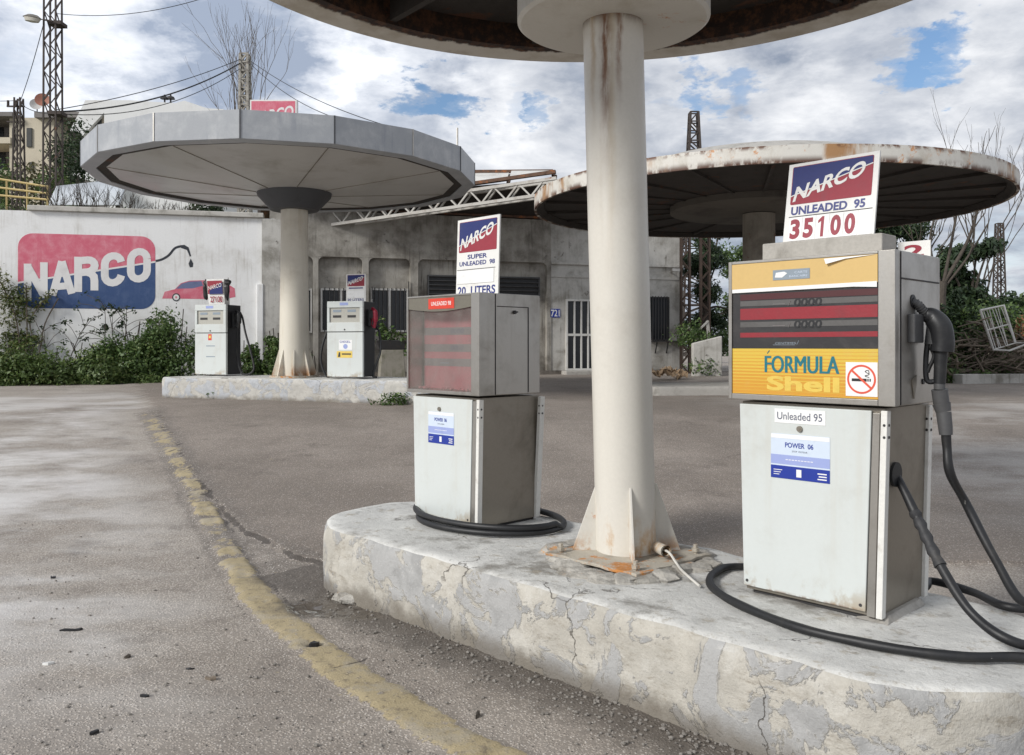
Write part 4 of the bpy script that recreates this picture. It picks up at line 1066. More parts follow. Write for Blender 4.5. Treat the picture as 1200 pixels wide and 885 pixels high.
NS = 16; R2 = 3.53; ROT2 = R(-104.0 - 11.25 + 6); b2_, t2_ = 4.62 - I2T, 5.06 - I2T
g = MB(); g.lathe([(R2-.02, b2_), (R2, b2_+.01), (R2, t2_), (R2-.05, t2_), (R2-.05, b2_+.05), (R2-.24, b2_+.03), (R2-.24, b2_)], NS, OFF2, rot=ROT2, closed=True)
fa2 = g.build('fascia', M['fascia'], can2, smooth=0)
for k in range(NS):
    w = ROT2 + 2*math.pi*k/NS; g = MB(); ex, ey = math.cos(w), math.sin(w)
    g.bar((OFF2[0] + ex*(R2+.004), ey*(R2+.004), b2_+.01), (OFF2[0] + ex*(R2+.004), ey*(R2+.004), t2_), .022, .008, up=(ex, ey, 0)); g.build('fascia_joint', M['collar'] if k % 3 else M['steel'], fa2)
g = MB(); g.lathe([(R2-.245, b2_+.015), (R2-.40, b2_+.03), (R2-.40, b2_+.08), (R2-.245, b2_+.08)], NS, OFF2, rot=ROT2, closed=True); g.build('gutter', M['dark_soffit'], can2, smooth=0)
g = MB(); g.lathe([(R2-.40, b2_+.035), (.55, b2_-.20)], NS, OFF2, rot=ROT2); g.f = [f for f in g.f if len(f) == 4]; g.m = [0]*len(g.f)
sf = g.build('soffit', M['soffit'], can2, smooth=0)
for k in range(0, NS, 2):
    w = ROT2 + 2*math.pi*k/NS; ex, ey = math.cos(w), math.sin(w); g = MB()
    g.bar((OFF2[0] + ex*(R2-.42), ey*(R2-.42), b2_+.030), (OFF2[0] + ex*.6, ey*.6, b2_-.199), .014, .012); g.build('soffit_seam', M['steel_dark'], sf)
g = MB(); g.lathe([(R2-.05, t2_-.06), (R2-.9, t2_-.02), (0, t2_+.12)], NS, OFF2, rot=ROT2); g.f = [f for f in g.f if len(f) <= 4]; g.m = [0]*len(g.f); g.build('roof', M['sheet_roof'], can2, smooth=0)

def far_pump(root, variant):
    """slim pump: x along the front, y into it, 1.4 m tall"""
    w, d, h = .365, .47, 1.40
    g = MB(); g.box(-w+.005, w-.005, .05, d, .03, h-.005); g.build('housing', M['black'], root, bevel=.01)
    g = MB(); g.box(-w, w, .0, .055, .03, .835); fpn = g.build('front_panel', M['white_panel'], root, bevel=.006)
    g = MB(); g.box(-w, w, -.004, .055, .850, 1.015); g.box(-w, w, -.004, .055, 1.285, h); g.box(-w, -w+.05, -.004, .055, 1.0155, 1.2845); g.box(w-.06, w, -.004, .055, 1.0155, 1.2845)
    g.build('display_surround', M['white_panel'], root, bevel=.005)
    g = MB(); g.box(-w+.051, w-.061, .022, .03, 1.016, 1.284); ds = g.build('display', M['pink_grey'] if False else M['disp_face'], root)
    for xx in (-.17, .13):
        for zz in (1.225, 1.125):
            g = MB(); g.box(xx-.085, xx+.085, .018, .0215, zz-.022, zz+.022); g.build('counter', M['iron' if zz < 1.2 else 'sticker_grey'], ds)
    g = MB(); g.box(-.10, .07, -.006, -.0045, 1.325, 1.375); lab = g.build('maker_plate', M['sticker_lilac'], root)
    g = MB(); g.tube([(0, -.008, .885), (0, -.002, .885)], .016, 10); g.build('lock', M['iron'], root)
    if variant == 0:
        g = MB(); g.box(-.05, .03, -.002, -.0005, .70, .82); st_ = g.build('sticker', M['sticker_red'], root)
        g = MB(); g.box(-.035, .015, -.003, -.0022, .74, .79); g.build('sticker_centre', M['sticker_yellow'], st_)
        for z in (.58, .37): g = MB(); g.box(-.10, .11, -.0015, -.0005, z, z+.018); g.build('caption', M['sticker_grey'], root)
    else:
        g = MB(); g.box(-.14, .16, -.0015, -.0005, .955, .98); g.build('caption', M['sticker_lilac'], root)
        g = MB(); g.box(-.12, .15, -.0015, -.0005, .52, .70); st_ = g.build('sticker', M['sticker_white'], root)
        lettering('DIESEL', M['sticker_blue'], st_, -.10, .645, .22, .04, -.0022, bold=.01)
        g = MB(); g.tube([(.015, -.0028, .58), (.015, -.0022, .58)], .045, 16); g.build('sticker_ring', M['sticker_lilac'], st_)
        ys_ = thin(M['sticker_yellow'], root, 'sticker', -.165, .155, .375, .495, -.0005); 
        g = MB(); g.box(-.06, .13, -.003, -.0022, .43, .455); g.prism([(-.14, .39), (-.09, .39), (-.09, .47), (-.12, .48)], -.003, -.0022); g.build('sticker_print', M['mural_black'], ys_)
    # nozzle and hose on the dark side
    g = MB(); g.box(w, w+.05, .16, .34, .95, 1.25); nzb = g.build('nozzle_boot', M['nozzle'], root, bevel=.01)
    g = MB(); g.tube(spline([(w+.06, .25, 1.27), (w+.13, .22, 1.22), (w+.14, .22, 1.05), (w+.11, .22, .92)], 5), [.03]*5 + [.045]*6 + [.03]*5, 10)
    g.tube(spline([(w+.07, .24, 1.1), (w+.05, .24, .98), (w+.12, .22, .92)], 4), .012, 6)
    g.build('nozzle', M['price_red' if variant else 'nozzle'], root)
    hp = [(w+.03, .35, 1.30), (w+.16, .30, 1.15), (w+.26, .26, .85), (w+.42, .22, .45), (w+.50, .2, .15), (w+.38, .18, .035), (w+.20, .2, .09), (w+.09, .22, .45), (w+.11, .22, .92)] if variant == 0 else \
         [(w+.03, .38, .95), (w+.14, .36, .85), (w+.20, .30, .5), (w+.14, .24, .25), (w+.10, .2, .05), (w+.22, .1, .025)]
    g = MB(); g.tube(spline(hp, 8), .02, 8); g.build('hose', M['rubber'], root)
    if variant:
        g = MB(); g.tube(spline([(-w+.0, .3, 1.15), (-w-.12, .28, .95), (-w-.24, .24, .6), (-w-.25, .2, .3), (-w-.12, .15, .05), (-w-.02, .12, .03)], 8), .02, 8); g.build('hose', M['rubber'], root)
        g = MB(); g.tube(spline([(-w-.0, .34, .85), (-w-.05, .3, .5), (-w-.06, .25, .2), (-w-.04, .2, .02)], 8), .02, 8); g.build('hose', M['rubber'], root)
M['disp_face'] = weathered('display_face', (.44, .43, .38), (.32, .3, .27), .4, 6, .4)
fl_ = P(246.5, 439, 16.75); fr_ = P(404, 443.6, 15.45)
pf0 = thing('slim_fuel_pump', 'slim white pump with a battered price box on top', 'fuel pump', (fl_.x, fl_.y, I2T + .003), I2R, 'slim fuel pumps on the farther island')
far_pump(pf0, 0)
pf1 = thing('slim_fuel_pump', 'slim white pump with a yellow sticker and a red nozzle', 'fuel pump', (fr_.x, fr_.y, I2T + .003), I2R, 'slim fuel pumps on the farther island')
far_pump(pf1, 1)
ps = thing('price_sign', 'bent price box with black rags on the left slim pump', 'price sign', pf0.location + Vector((0, 0, 1.402)), I2R, 'price boards on the pumps')
g = MB(); g.frustum((-.12, .26, .10, .26), (-.14, .28, .05, .22), .0, .50); bx = g.build('board', M['sign_white'], ps, bevel=.01)
X4 = Matrix.Translation((0, .082, 0)) @ Matrix.Rotation(R(7), 4, 'X')
def badge4(x0, x1, z0, z1):
    p = thin(M['sign_red'], ps, 'badge', x0, x1, z0, z1, 0, .002); w = x1-x0; h = z1-z0
    g = MB(); g.prism([(x0+.04, z0), (x1, z0), (x1, z0+h*.85), (x0+.04, z0+h*.25)], -.004, -.003); g.build('badge_field', M['sign_blue'], p)
    lettering('NARCO', M['sign_letter'], p, x0+.02, z0+h*.3, w*.9, h*.3, -.006, bold=.01, slope=.2)
badge4(-.10, .25, .21, .47)
for c in list(ps.children):
    if c.name.startswith('badge'):
        for q_ in [c] + list(c.children): q_.data.transform(X4)
lt = lettering('27100', M['price_red'], ps, -.06, .045, .29, .12, 0, bold=.02, xf=X4, name='price_digit')
for sx in (-.20, .30):
    g = MB(); rock(g, (sx, .12, .30), (.055, .06, .20), 3 + sx, 9); rock(g, (sx + .03, .1, .43), (.07, .05, .06), 7 + sx, 8)
    g.build('black_rag', M['black'], ps, smooth=0)
ps = thing('price_sign', 'small white board on the slim pump that has the yellow sticker', 'price sign', pf1.location + Vector((0, 0, 1.402)), I2R, 'price boards on the pumps')
g = MB(); g.box(-.085, .315, .2, .215, 0, .50); g.build('board', M['sign_white'], ps)
def shiftx(o, dx, dy):
    for q_ in [o] + list(o.children): q_.data.transform(Matrix.Translation((dx, dy, 0)))
pn = narco_panel(ps, -.06, .29, .28, .485, 0); shiftx(pn, 0, .199)
g = MB(); g.box(-.03, .26, .197, .199, .235, .255); g.build('caption', M['price_blue'], ps)
g = MB(); g.box(-.06, .29, .195, .199, .07, .20); g.build('blank_card', M['sticker_white'], ps)
lettering('20 LITERS', M['price_blue'], ps, -.06, .01, .34, .045, .198, bold=.02)
for (px, py, w_, h_, sd) in ((255, 470, .28, .16, 1), (462, 476, .32, .2, 2)):
    pass

# ------------------------------------------------------------------ third canopy on its low kerb
I3 = Vector((5.3, 17.75)); SP0, SP1 = -2.2, 2.2
o = island_mesh(stadium(2.75, .9, .12, .25), .2, .012, seedz=9).build('pump_island', M['concrete'], smooth=60)
o.location = (I3.x, I3.y, gz1(17.2)); o.rotation_euler = (0, 0, R(6))
tag(o, 'low bare concrete island under the dark rusty canopy', 'pump island', 'pump islands of the station')
b3 = gz1(17.6) + .2
can3 = thing('round_canopy', 'round canopy with white rust streaked rim and black underside behind the price board', 'canopy', (5.09, 17.6, b3), 0, 'round canopies over the pumps')
g = MB(); g.lathe([(.33, 0), (.325, 3.5)], 36); g.build('column', weathered('column_stained', (.25, .225, .185), (.10, .085, .065), .6, 1.2, .7, streak=.8, streakcol=(.16, .12, .09), rust=.3, rscale=1.8, rustcol=(.10, .05, .03)), can3)
R3 = 4.63; zb = 4.35 - b3
g = MB(); g.lathe([(R3-.05, zb), (R3, zb), (R3+.0, zb+.27), (R3-.2, zb+.29), (R3-.05, zb+.2)], 120, closed=True); g.build('rim', M['rim_white'], can3)
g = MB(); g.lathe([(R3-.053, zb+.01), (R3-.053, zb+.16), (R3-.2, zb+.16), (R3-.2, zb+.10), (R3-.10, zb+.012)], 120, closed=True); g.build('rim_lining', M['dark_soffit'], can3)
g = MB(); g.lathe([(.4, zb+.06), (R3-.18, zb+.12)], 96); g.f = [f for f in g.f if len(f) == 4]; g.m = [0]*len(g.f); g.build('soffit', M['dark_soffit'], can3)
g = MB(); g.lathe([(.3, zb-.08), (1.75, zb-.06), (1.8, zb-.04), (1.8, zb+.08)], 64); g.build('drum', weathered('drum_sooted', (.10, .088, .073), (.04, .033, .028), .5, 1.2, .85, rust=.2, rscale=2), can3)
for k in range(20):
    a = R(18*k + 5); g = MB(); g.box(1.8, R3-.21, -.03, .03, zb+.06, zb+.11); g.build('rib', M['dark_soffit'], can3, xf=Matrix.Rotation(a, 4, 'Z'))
g = MB(); g.lathe([(R3-.2, zb+.28), (3.1, zb+.58), (2.3, zb+.88), (0, zb+.95)], 72); g.f = [f for f in g.f if len(f) == 4]; g.m = [0]*len(g.f); g.build('roof', M['concrete'], can3)

# ------------------------------------------------------------------ building front
FA0 = Vector((-6.6, 23.43)); FAR_ = R(16); FB = .60
ex, ey = math.cos(FAR_), math.sin(FAR_)
def FA(px, py=None, off=0.0):
    """facade coordinates (along the front, height above its base) of a photo pixel"""
    k = (px - HX) / FPX; ox, oy = FA0.x - off*-ey*-1, FA0.y + off*ex
    ox = FA0.x - off*ey
    t = (k*oy - ox) / (ex - k*ey); d = oy + t*ey
    return t if py is None else (t, EYE + (HY - py)/FPX*d - FB)
bl = thing('station_building', 'low station building with stained grey front, arched bays, barred windows and white door', 'building', (FA0.x, FA0.y, FB), FAR_)
LEN = FA(800); HT = 4.72
T = lambda px: FA(px)
Zf = lambda px, py: FA(px, py)[1]
g = MB(); g.box(-.05, LEN, .17, 7.0, -.3, HT-.02); wl = g.build('wall', M['facade'], bl)
bays = [(318, 367), (373, 425), (432, 481), (490, 641)]
bt = Zf(430, 302)
g = MB()
edges = [-.05] + [v for a, b_ in bays for v in (T(a), T(b_))]
for i in range(0, len(edges), 2):
    x0 = edges[i]; x1 = edges[i+1] if i+1 < len(edges) else T(646)
    g.box(x0, x1, .0, .168, -.3, bt - .002)
g.box(-.05, T(646), .0, .168, bt, HT)
for a, b_ in bays:                                                   # rounded upper corners of the bays
    for sx, s in ((T(a), 1), (T(b_), -1)):
        r = .16; arc = [(sx + s*(r - r*math.sin(R(90*k/6))), bt - .004 - (r - r*math.cos(R(90*k/6)))) for k in range(7)]
        arc = [(sx + s*r*(1-math.cos(R(90*k/6))), bt - .004 - r*(1-math.sin(R(90*k/6)))) for k in range(7)]
        pts = [(sx, bt-.004)] + (arc if s < 0 else arc)
        g.prism(pts if s < 0 else pts[::-1], .004, .166)
g.build('arcade', M['facade'], bl, smooth=0)
g = MB(); g.box(T(646)+.004, LEN+.02, .02, .168, -.3, Zf(700, 324)); g.box(T(646)+.004, LEN+.02, .05, .168, Zf(700, 324)+.002, HT); g.build('plain_wall', M['facade_pale'], bl, smooth=0)
for z0, z1, pr in ((Zf(700, 311), Zf(700, 309), .03), (Zf(700, 326), Zf(700, 324), .01)):
    g = MB(); g.box(T(646), LEN+.03, -pr, .05, z0, z1+.02); g.build('moulding', M['facade_pale'], bl)
g = MB(); g.box(-.05, LEN+.01, -.03, .0, -.3, .20); g.build('plinth', weathered('plinth', (.16, .14, .12), (.06, .052, .045), .6, 2.2, .9, bmp=.6, rust=.3, rscale=2, rustcol=(.25, .23, .2)), bl)
def window(root, x0, x1, z0, z1, y, frame, nbars=5, mullion=True, fw=.05):
    g = MB(); g.box(x0, x1, y-.05, y, z0, z0+fw); g.box(x0, x1, y-.05, y, z1-fw, z1); g.box(x0, x0+fw, y-.05, y, z0+fw+.001, z1-fw-.001); g.box(x1-fw, x1, y-.05, y, z0+fw+.001, z1-fw-.001)
    if mullion: g.box((x0+x1)/2-.03, (x0+x1)/2+.03, y-.05, y, z0+fw+.001, z1-fw-.001)
    f = g.build('window', frame, root, smooth=0)
    g = MB(); g.box(x0+fw+.001, x1-fw-.001, y-.018, y-.012, z0+fw+.001, z1-fw-.001); g.build('pane', M['dark_glass'], f, smooth=0)
    for k in range(nbars):
        xx = x0 + fw + (x1-x0-2*fw)*(k+.5)/nbars; g = MB(); g.box(xx-.011, xx+.011, y-.075, y-.055, z0-.02, z1+.02); g.build('window_bar', M['iron'], f, smooth=0)
    return f
window(bl, T(336), T(366), Zf(366, 390), Zf(366, 338), .166, M['frame_white'], 5)
window(bl, T(376), T(424), Zf(400, 389), Zf(400, 338), .166, M['frame_white'], 8)
window(bl, T(435), T(479), Zf(457, 389), Zf(457, 338), .166, M['frame_white'], 8)
g = MB(); x0, x1, z0, z1 = T(502), T(634), Zf(560, 348), Zf(560, 323)
g.box(x0, x1, .10, .166, z0, z0+.04); g.box(x0, x1, .10, .166, z1-.04, z1); g.box(x0, x0+.04, .10, .166, z0+.041, z1-.041); g.box(x1-.04, x1, .10, .166, z0+.041, z1-.041)
vt = g.build('louvre_vent', M['louvre'], bl, smooth=0)
for k in range(5):
    zc = z0 + .06 + (z1-z0-.12)*k/4; g = MB(); g.bar((x0+.041, .125, zc), (x1-.041, .125, zc), .09, .012, up=(0, .6, 1)); g.build('slat', M['louvre'], vt, smooth=0)
g = MB(); g.box(x0+.041, x1-.041, .155, .164, z0+.041, z1-.041); g.build('vent_back', M['black'], vt)
# white barred door
x0, x1, z0, z1 = T(663), T(699), Zf(680, 434), Zf(680, 351); y = .019; fw = .055
g = MB(); g.box(x0, x1, y-.06, y, z0, z0+fw); g.box(x0, x1, y-.06, y, z1-fw, z1); g.box(x0, x0+fw, y-.06, y, z0+fw+.001, z1-fw-.001); g.box(x1-fw, x1, y-.06, y, z0+fw+.001, z1-fw-.001)
zm = (z0+z1)/2; g.box(x0+fw+.001, x1-fw-.001, y-.055, y, zm-.035, zm+.035)
for k in (1, 2, 3):
    xx = x0+fw + (x1-x0-2*fw)*k/4
    for a, b_ in ((z0+fw+.001, zm-.036), (zm+.036, z1-fw-.001)): g.box(xx-.022, xx+.022, y-.05, y-.005, a, b_)
dr = g.build('door', M['frame_white'], bl, smooth=0)
g = MB(); g.box(x0+fw+.001, x1-fw-.001, y-.003, y-.001, z0+fw+.001, z1-fw-.001); g.build('pane', M['dark_glass'], dr)
g = MB(); g.tube([(x1-fw*.5, y-.10, zm+.06), (x1-fw*.5, y-.06, zm+.06)], .03, 10); g.build('handle', M['iron'], dr)
g = MB(); g.box(x0-.15, x1+.15, -.45, .018, -.3, z0-.004); g.build('door_step', M['concrete'], bl, bevel=.02)
g = MB(); g.box(T(645), T(656.5), .0, .018, Zf(651, 372), Zf(651, 362)); np_ = g.build('number_plate', M['sticker_blue'], bl)
lettering('721', M['sticker_white'], np_, T(645.8), Zf(651, 371), T(655.7)-T(645.8), Zf(651, 363)-Zf(651, 371), -.002, bold=.015)
window(bl, T(761), T(784), Zf(772, 399), Zf(772, 348), .019, M['iron'], 6, mullion=False, fw=.04)
g = MB(); zz = Zf(775, 399); g.box(T(762), T(797), -.14, .018, zz-.05, zz-.01); wb = g.build('window_ledge', M['iron'], bl)
for px in (768, 781): g = MB(); g.bar((T(px), -.12, zz-.06), (T(px), .01, zz-.40), .03); g.build('bracket', M['iron'], wb)
g = MB(); cx_, cz_ = T(787), Zf(787, 319); g.tube([(cx_, .04, cz_), (cx_, -.15, cz_+.03)], .02, 6); g.box(cx_-.12, cx_+.14, -.3, -.15, cz_, cz_+.09); g.build('wall_lamp', M['steel'], bl, smooth=0)
for px, py, l in ((436, 336, .35), (479, 330, .5), (424, 334, .3)):
    g = MB(); g.bar((T(px), -.02, Zf(px, py)), (T(px), -.02, Zf(px, py)-l), .03); g.build('hook', M['iron'], bl)

# planter in front of the barred windows
pl = thing('planter', 'dark trough on a mossy concrete pedestal with a trailing plant under the windows', 'planter', P(459, 440, 23.4) * 1.0, FAR_)
pl.location = (pl.location.x, pl.location.y, gz1(23.4))
ph = EYE + (HY - 409)/FPX*23.4 - gz1(23.4)
g = MB(); g.frustum((-.36, .36, -.25, .25), (-.30, .30, -.2, .2), 0, ph-.02); g.build('pedestal', weathered('mossy', (.28, .26, .22), (.12, .12, .07), .6, 3, .9, streak=.6), pl, bevel=.02)
g = MB(); g.frustum((-.36, .36, -.2, .2), (-.46, .46, -.26, .26), ph-.018, ph+.24); g.build('trough', M['iron'], pl, bevel=.02)
def leaf_mesh(name, clumps, n, size, mat, parent=None, seed=1, hang=0.0, aspect=.55, surf=.55, loc=None, kind=None):
    """n small leaves scattered through ellipsoidal clumps (centre, radii)"""
    rng = np.random.RandomState(seed); vol = np.array([c[1][0]*c[1][1]*c[1][2] for c in clumps]) ** .75; vol = vol / vol.sum()
    ci = rng.choice(len(clumps), n, p=vol); C = np.array([c[0] for c in clumps])[ci]; Rr = np.array([c[1] for c in clumps])[ci]
    d = rng.normal(size=(n, 3)); d /= np.linalg.norm(d, axis=1)[:, None]
    r = np.where(rng.rand(n) < surf, .72 + .38*rng.rand(n) + .22*(rng.rand(n) ** 4), rng.rand(n) ** .5)
    lump = 1 + .28*np.sin(d[:, 0]*5 + ci) * np.cos(d[:, 1]*4 + ci*2) + .18*np.sin(d[:, 2]*9 + ci*3)
    p = C + d * (r * lump)[:, None] * Rr
    nrm = d*.6 + rng.normal(size=(n, 3))*.7 + np.array([0, 0, .5]); nrm /= np.linalg.norm(nrm, axis=1)[:, None]
    a = np.cross(nrm, rng.normal(size=(n, 3))); a /= np.linalg.norm(a, axis=1)[:, None]; b_ = np.cross(nrm, a)
    s = size * (.55 + .9*rng.rand(n))[:, None]; L = a*s; W = b_*s*aspect; fold = nrm*s*.18
    tip = np.array([0, 0, -1.0])*s*hang
    V = np.stack([p - L*.5, p + W*.5 + fold, p + L*.6 + tip, p - W*.5 + fold], 1).reshape(-1, 3)
    F = np.arange(n*4).reshape(n, 4)
    me = bpy.data.meshes.new(name); me.vertices.add(n*4); me.vertices.foreach_set('co', V.ravel().astype(np.float32))
    me.loops.add(n*4); me.loops.foreach_set('vertex_index', F.ravel().astype(np.int32)); me.polygons.add(n)
    me.polygons.foreach_set('loop_start', np.arange(0, n*4, 4, dtype=np.int32)); me.update(calc_edges=True); me.materials.append(mat)
    o = bpy.data.objects.new(name, me); COL.objects.link(o)
    if parent: o.parent = parent
    if loc is not None: o.location = loc
    if kind: o['kind'] = kind
    return o
leaf_mesh('plant', [((-.1, 0, ph+.38), (.3, .25, .2)), ((.3, -.1, ph+.25), (.25, .2, .2)), ((-.28, 0, ph+.55), (.12, .12, .3)), ((.38, -.2, ph), (.1, .1, .2))], 420, .10, M['leaf'], pl, 5)

# sloping tin awning carried by a lattice girder
Ab, At = P(350, 269, 24.2), P(350, 252, 24.2); Bb, Bt = P(652, 226, 22.2), P(652, 209, 22.2)
aw = thing('lattice_girder', 'white lattice girder spanning in front of the station roof', 'girder', (Ab.x, Ab.y, Ab.z), 0)
base = Vector((Ab.x, Ab.y, Ab.z))
mb_ = Bb - base; mt = Bt - base; at_ = At - base
off = Vector((.06, .34, 0))
for a, b_ in ((Vector((0, 0, 0)), mb_), (at_, mt)):
    for o_ in (Vector((0, 0, 0)), off):
        g = MB(); g.bar(a + o_, b_ + o_, .10, .08); g.build('chord', M['truss'], aw, smooth=0)
g = MB(); n = 22
for k in range(n):
    f0, f1 = k/n, (k+1)/n; lo = lambda f: mb_*f; hi = lambda f: at_ + (mt-at_)*f
    for o_ in (Vector((0, 0, 0)), off):
        g.bar((lo(f0) if k % 2 == 0 else hi(f0)) + o_, (hi(f1) if k % 2 == 0 else lo(f1)) + o_, .06, .04)
g.build('bracing', M['truss'], aw, smooth=0)
rf = thing('tin_roof', 'torn white tin roof sheets with rusty edges above the lattice girder', 'roof', (base.x, base.y, base.z), 0)
fw_ = lambda t, z: Vector((FA0.x + t*ex, FA0.y + t*ey, z)) - base
C_ = P(648, 203, 26.2) - base; D_ = P(360, 205, 26.0) - base
def quad_slab(name, pts, th, mat, root):
    g = MB(); up = Vector((0, 0, th)); p = [Vector(q) for q in pts]
    g.add([tuple(q) for q in p] + [tuple(q + up) for q in p], [(3, 2, 1, 0), (4, 5, 6, 7), (0, 1, 5, 4), (1, 2, 6, 5), (2, 3, 7, 6), (3, 0, 4, 7)])
    return g.build(name, mat, root, smooth=0)
a0 = at_ + Vector((0, .5, .22)); b0 = mt + Vector((0, .5, .20))
lerp = lambda a, b_, t: a + (b_-a)*t
for k, (f0, f1) in enumerate(((0, .3), (.305, .6), (.61, .82), (.83, .995))):
    dz = Vector((0, 0, .06*(k % 2)))
    quad_slab('roof_sheet', (lerp(a0, b0, f0)+dz, lerp(a0, b0, f1)+dz, lerp(D_, C_, f1)+dz, lerp(D_, C_, f0)+dz), .03, M['sheet_roof'], rf)
for f in (.3, .605, .825, 1.0):
    g = MB(); g.bar(lerp(a0, b0, f) + Vector((0, 0, -.06)), lerp(D_, C_, f) + Vector((0, 0, -.06)), .09, .08); g.build('rafter', M['rusty'], rf, smooth=0)
g = MB(); g.bar(D_ + Vector((0, 0, .06)), C_ + Vector((0, 0, .06)), .14, .09); g.build('purlin', M['rusty'], rf, smooth=0)
g = MB(); g.bar(a0 + Vector((0, -.1, .05)), b0 + Vector((0, -.1, .05)), .12, .09); g.build('purlin', M['rusty'], rf, smooth=0)
quad_slab('ceiling', (at_ + Vector((0, .42, .0)), mt + Vector((0, .42, .0)), fw_(LEN-2.5, FB+HT+.12), fw_(-.3, FB+HT+.05)), .06, M['dark_soffit'], rf)
quad_slab('ceiling', (fw_(-.3, FB+HT+.05), fw_(LEN, FB+HT+.02), fw_(LEN, FB+HT+.02) + Vector((-1.9, 6.8, .1)), fw_(-.3, FB+HT+.05) + Vector((-1.9, 6.8, .1))), .1, M['rusty'], rf)
g = MB(); g.tube([P(536, 178, 25) - base, P(536, 150, 25) - base], .03, 6); g.build('aerial', M['steel'], rf)

# ------------------------------------------------------------------ whitewashed wall with the painted emblem
WA0 = Vector((-12.46, 21.97)); WR = R(13.3); wx, wy = math.cos(WR), math.sin(WR)
def WT(px, py):
    k = (px - HX) / FPX; t = (k*WA0.y - WA0.x) / (wx - k*wy); d = WA0.y + t*wy
    return t, EYE + (HY - py)/FPX*d - .6
wl = thing('boundary_wall', 'high whitewashed wall painted with a big pink and blue emblem', 'wall', (WA0.x, WA0.y, .6), WR)
g = MB(); g.box(-16, 6.12, 0, .32, -.4, 4.42); g.build('masonry', M['whitewall'], wl)
g = MB(); t0 = WT(33, 248)[0]; t1 = WT(309, 257)[0]; g.box(t0, t1, -.10, .36, 4.425, 4.56); g.box(t0, t1, -.07, .34, 4.30, 4.36) if False else None
g.build('coping', weathered('coping', (.50, .48, .44), (.16, .15, .12), .6, 2.5, .85, bmp=.5), wl, bevel=.02)
g = MB(); t2 = WT(316, 300)[0]; g.box(WT(307, 300)[0], 6.30, -.09, .30, -.4, 4.40); g.build('end_pier', M['facade_pale'], wl)
x0, z1 = WT(21, 273); x1, z0 = WT(182, 362.5); 
def rrect(x0, x1, z0, z1, r, n=9):
    pts = []
    for cx, cz, a0 in ((x1-r, z0+r, -90), (x1-r, z1-r, 0), (x0+r, z1-r, 90), (x0+r, z0+r, 180)):
        for k in range(n): w = R(a0 + 90*k/(n-1)); pts.append((cx + r*math.cos(w), cz + r*math.sin(w)))
    return pts
rr_ = rrect(x0, x1, z0, z1, .36)
mp_ = MB(); mp_.prism(rr_, -.003, -.001); em = mp_.build('emblem', M['mural_pink'], wl, smooth=0)
za = WT(21, 331.5)[1]; zb_ = WT(182, 307)[1]
line = lambda x: za + (zb_-za)*(x-x0)/(x1-x0)
low = [(px_, pz_) for px_, pz_ in rr_ if pz_ < line(px_) - .01]
# order: lower right arc then up the right edge, across the line, down the left edge
lr = [p for p in low if p[0] > (x0+x1)/2]; ll = [p for p in low if p[0] <= (x0+x1)/2]
blue_pts = ll + lr + [(x1, line(x1)), (x0, line(x0))]
g = MB(); g.prism(blue_pts, -.0052, -.0042); g.build('emblem_field', M['mural_blue'], em, smooth=0)
g = MB(); hh = .022; g.prism([(x0, line(x0)-hh), (x1, line(x1)-hh), (x1, line(x1)+hh), (x0, line(x0)+hh)], -.0072, -.0062); g.build('emblem_line', M['mural_white'], em, smooth=0)
# heavy condensed capitals drawn stroke by stroke
def ribbon(pts, w):
    """closed outline of a thick stroke with mitred corners"""
    P_ = [Vector(p) for p in pts]; L_, R_ = [], []
    for i, p in enumerate(P_):
        if i == 0: t = (P_[1]-p).normalized(); m_ = Vector((-t.y, t.x)); s = 1
        elif i == len(P_)-1: t = (p-P_[i-1]).normalized(); m_ = Vector((-t.y, t.x)); s = 1
        else:
            t0 = (p-P_[i-1]).normalized(); t1 = (P_[i+1]-p).normalized(); n0 = Vector((-t0.y, t0.x)); n1 = Vector((-t1.y, t1.x))
            m_ = (n0+n1).normalized(); s = 1/max(.4, m_.dot(n0))
        L_.append(p + m_*w/2*s); R_.append(p - m_*w/2*s)
    return L_, R_
def arcpts(cx, cz, rx, rz, a0, a1, n=8): return [(cx + rx*math.cos(R(a0+(a1-a0)*k/n)), cz + rz*math.sin(R(a0+(a1-a0)*k/n))) for k in range(n+1)]
sw_ = .285
GLY = {
 'N': [[(.12, 0), (.12, 1)], [(.12, .93), (.70, .07)], [(.70, 0), (.70, 1)]],
 'A': [[(.08, 0), (.42, .985)], [(.42, .985), (.78, 0)], [(.22, .25), (.64, .25)]],
 'R': [[(.12, 0), (.12, 1)], [(.12, .885), (.45, .885)] + arcpts(.45, .715, .24, .17, 90, -90)[1:] + [(.12, .545)], [(.42, .545), (.56, .49), (.66, .40), (.68, .28), (.68, 0)]],
 'C': [arcpts(.42, .66, .29, .225, 8, 180) + arcpts(.42, .34, .29, .225, 180, 352)],
 'O': [arcpts(.42, .66, .29, .225, 0, 180) + arcpts(.42, .34, .29, .225, 180, 360) + [(.71, .66)]],
}
letters = [('N', 28.5, 55.5, 304, 352), ('A', 59, 85.5, 301.5, 347), ('R', 87.5, 115.5, 296, 343), ('C', 118.5, 146, 291, 338), ('O', 149, 176, 286, 333.5)]
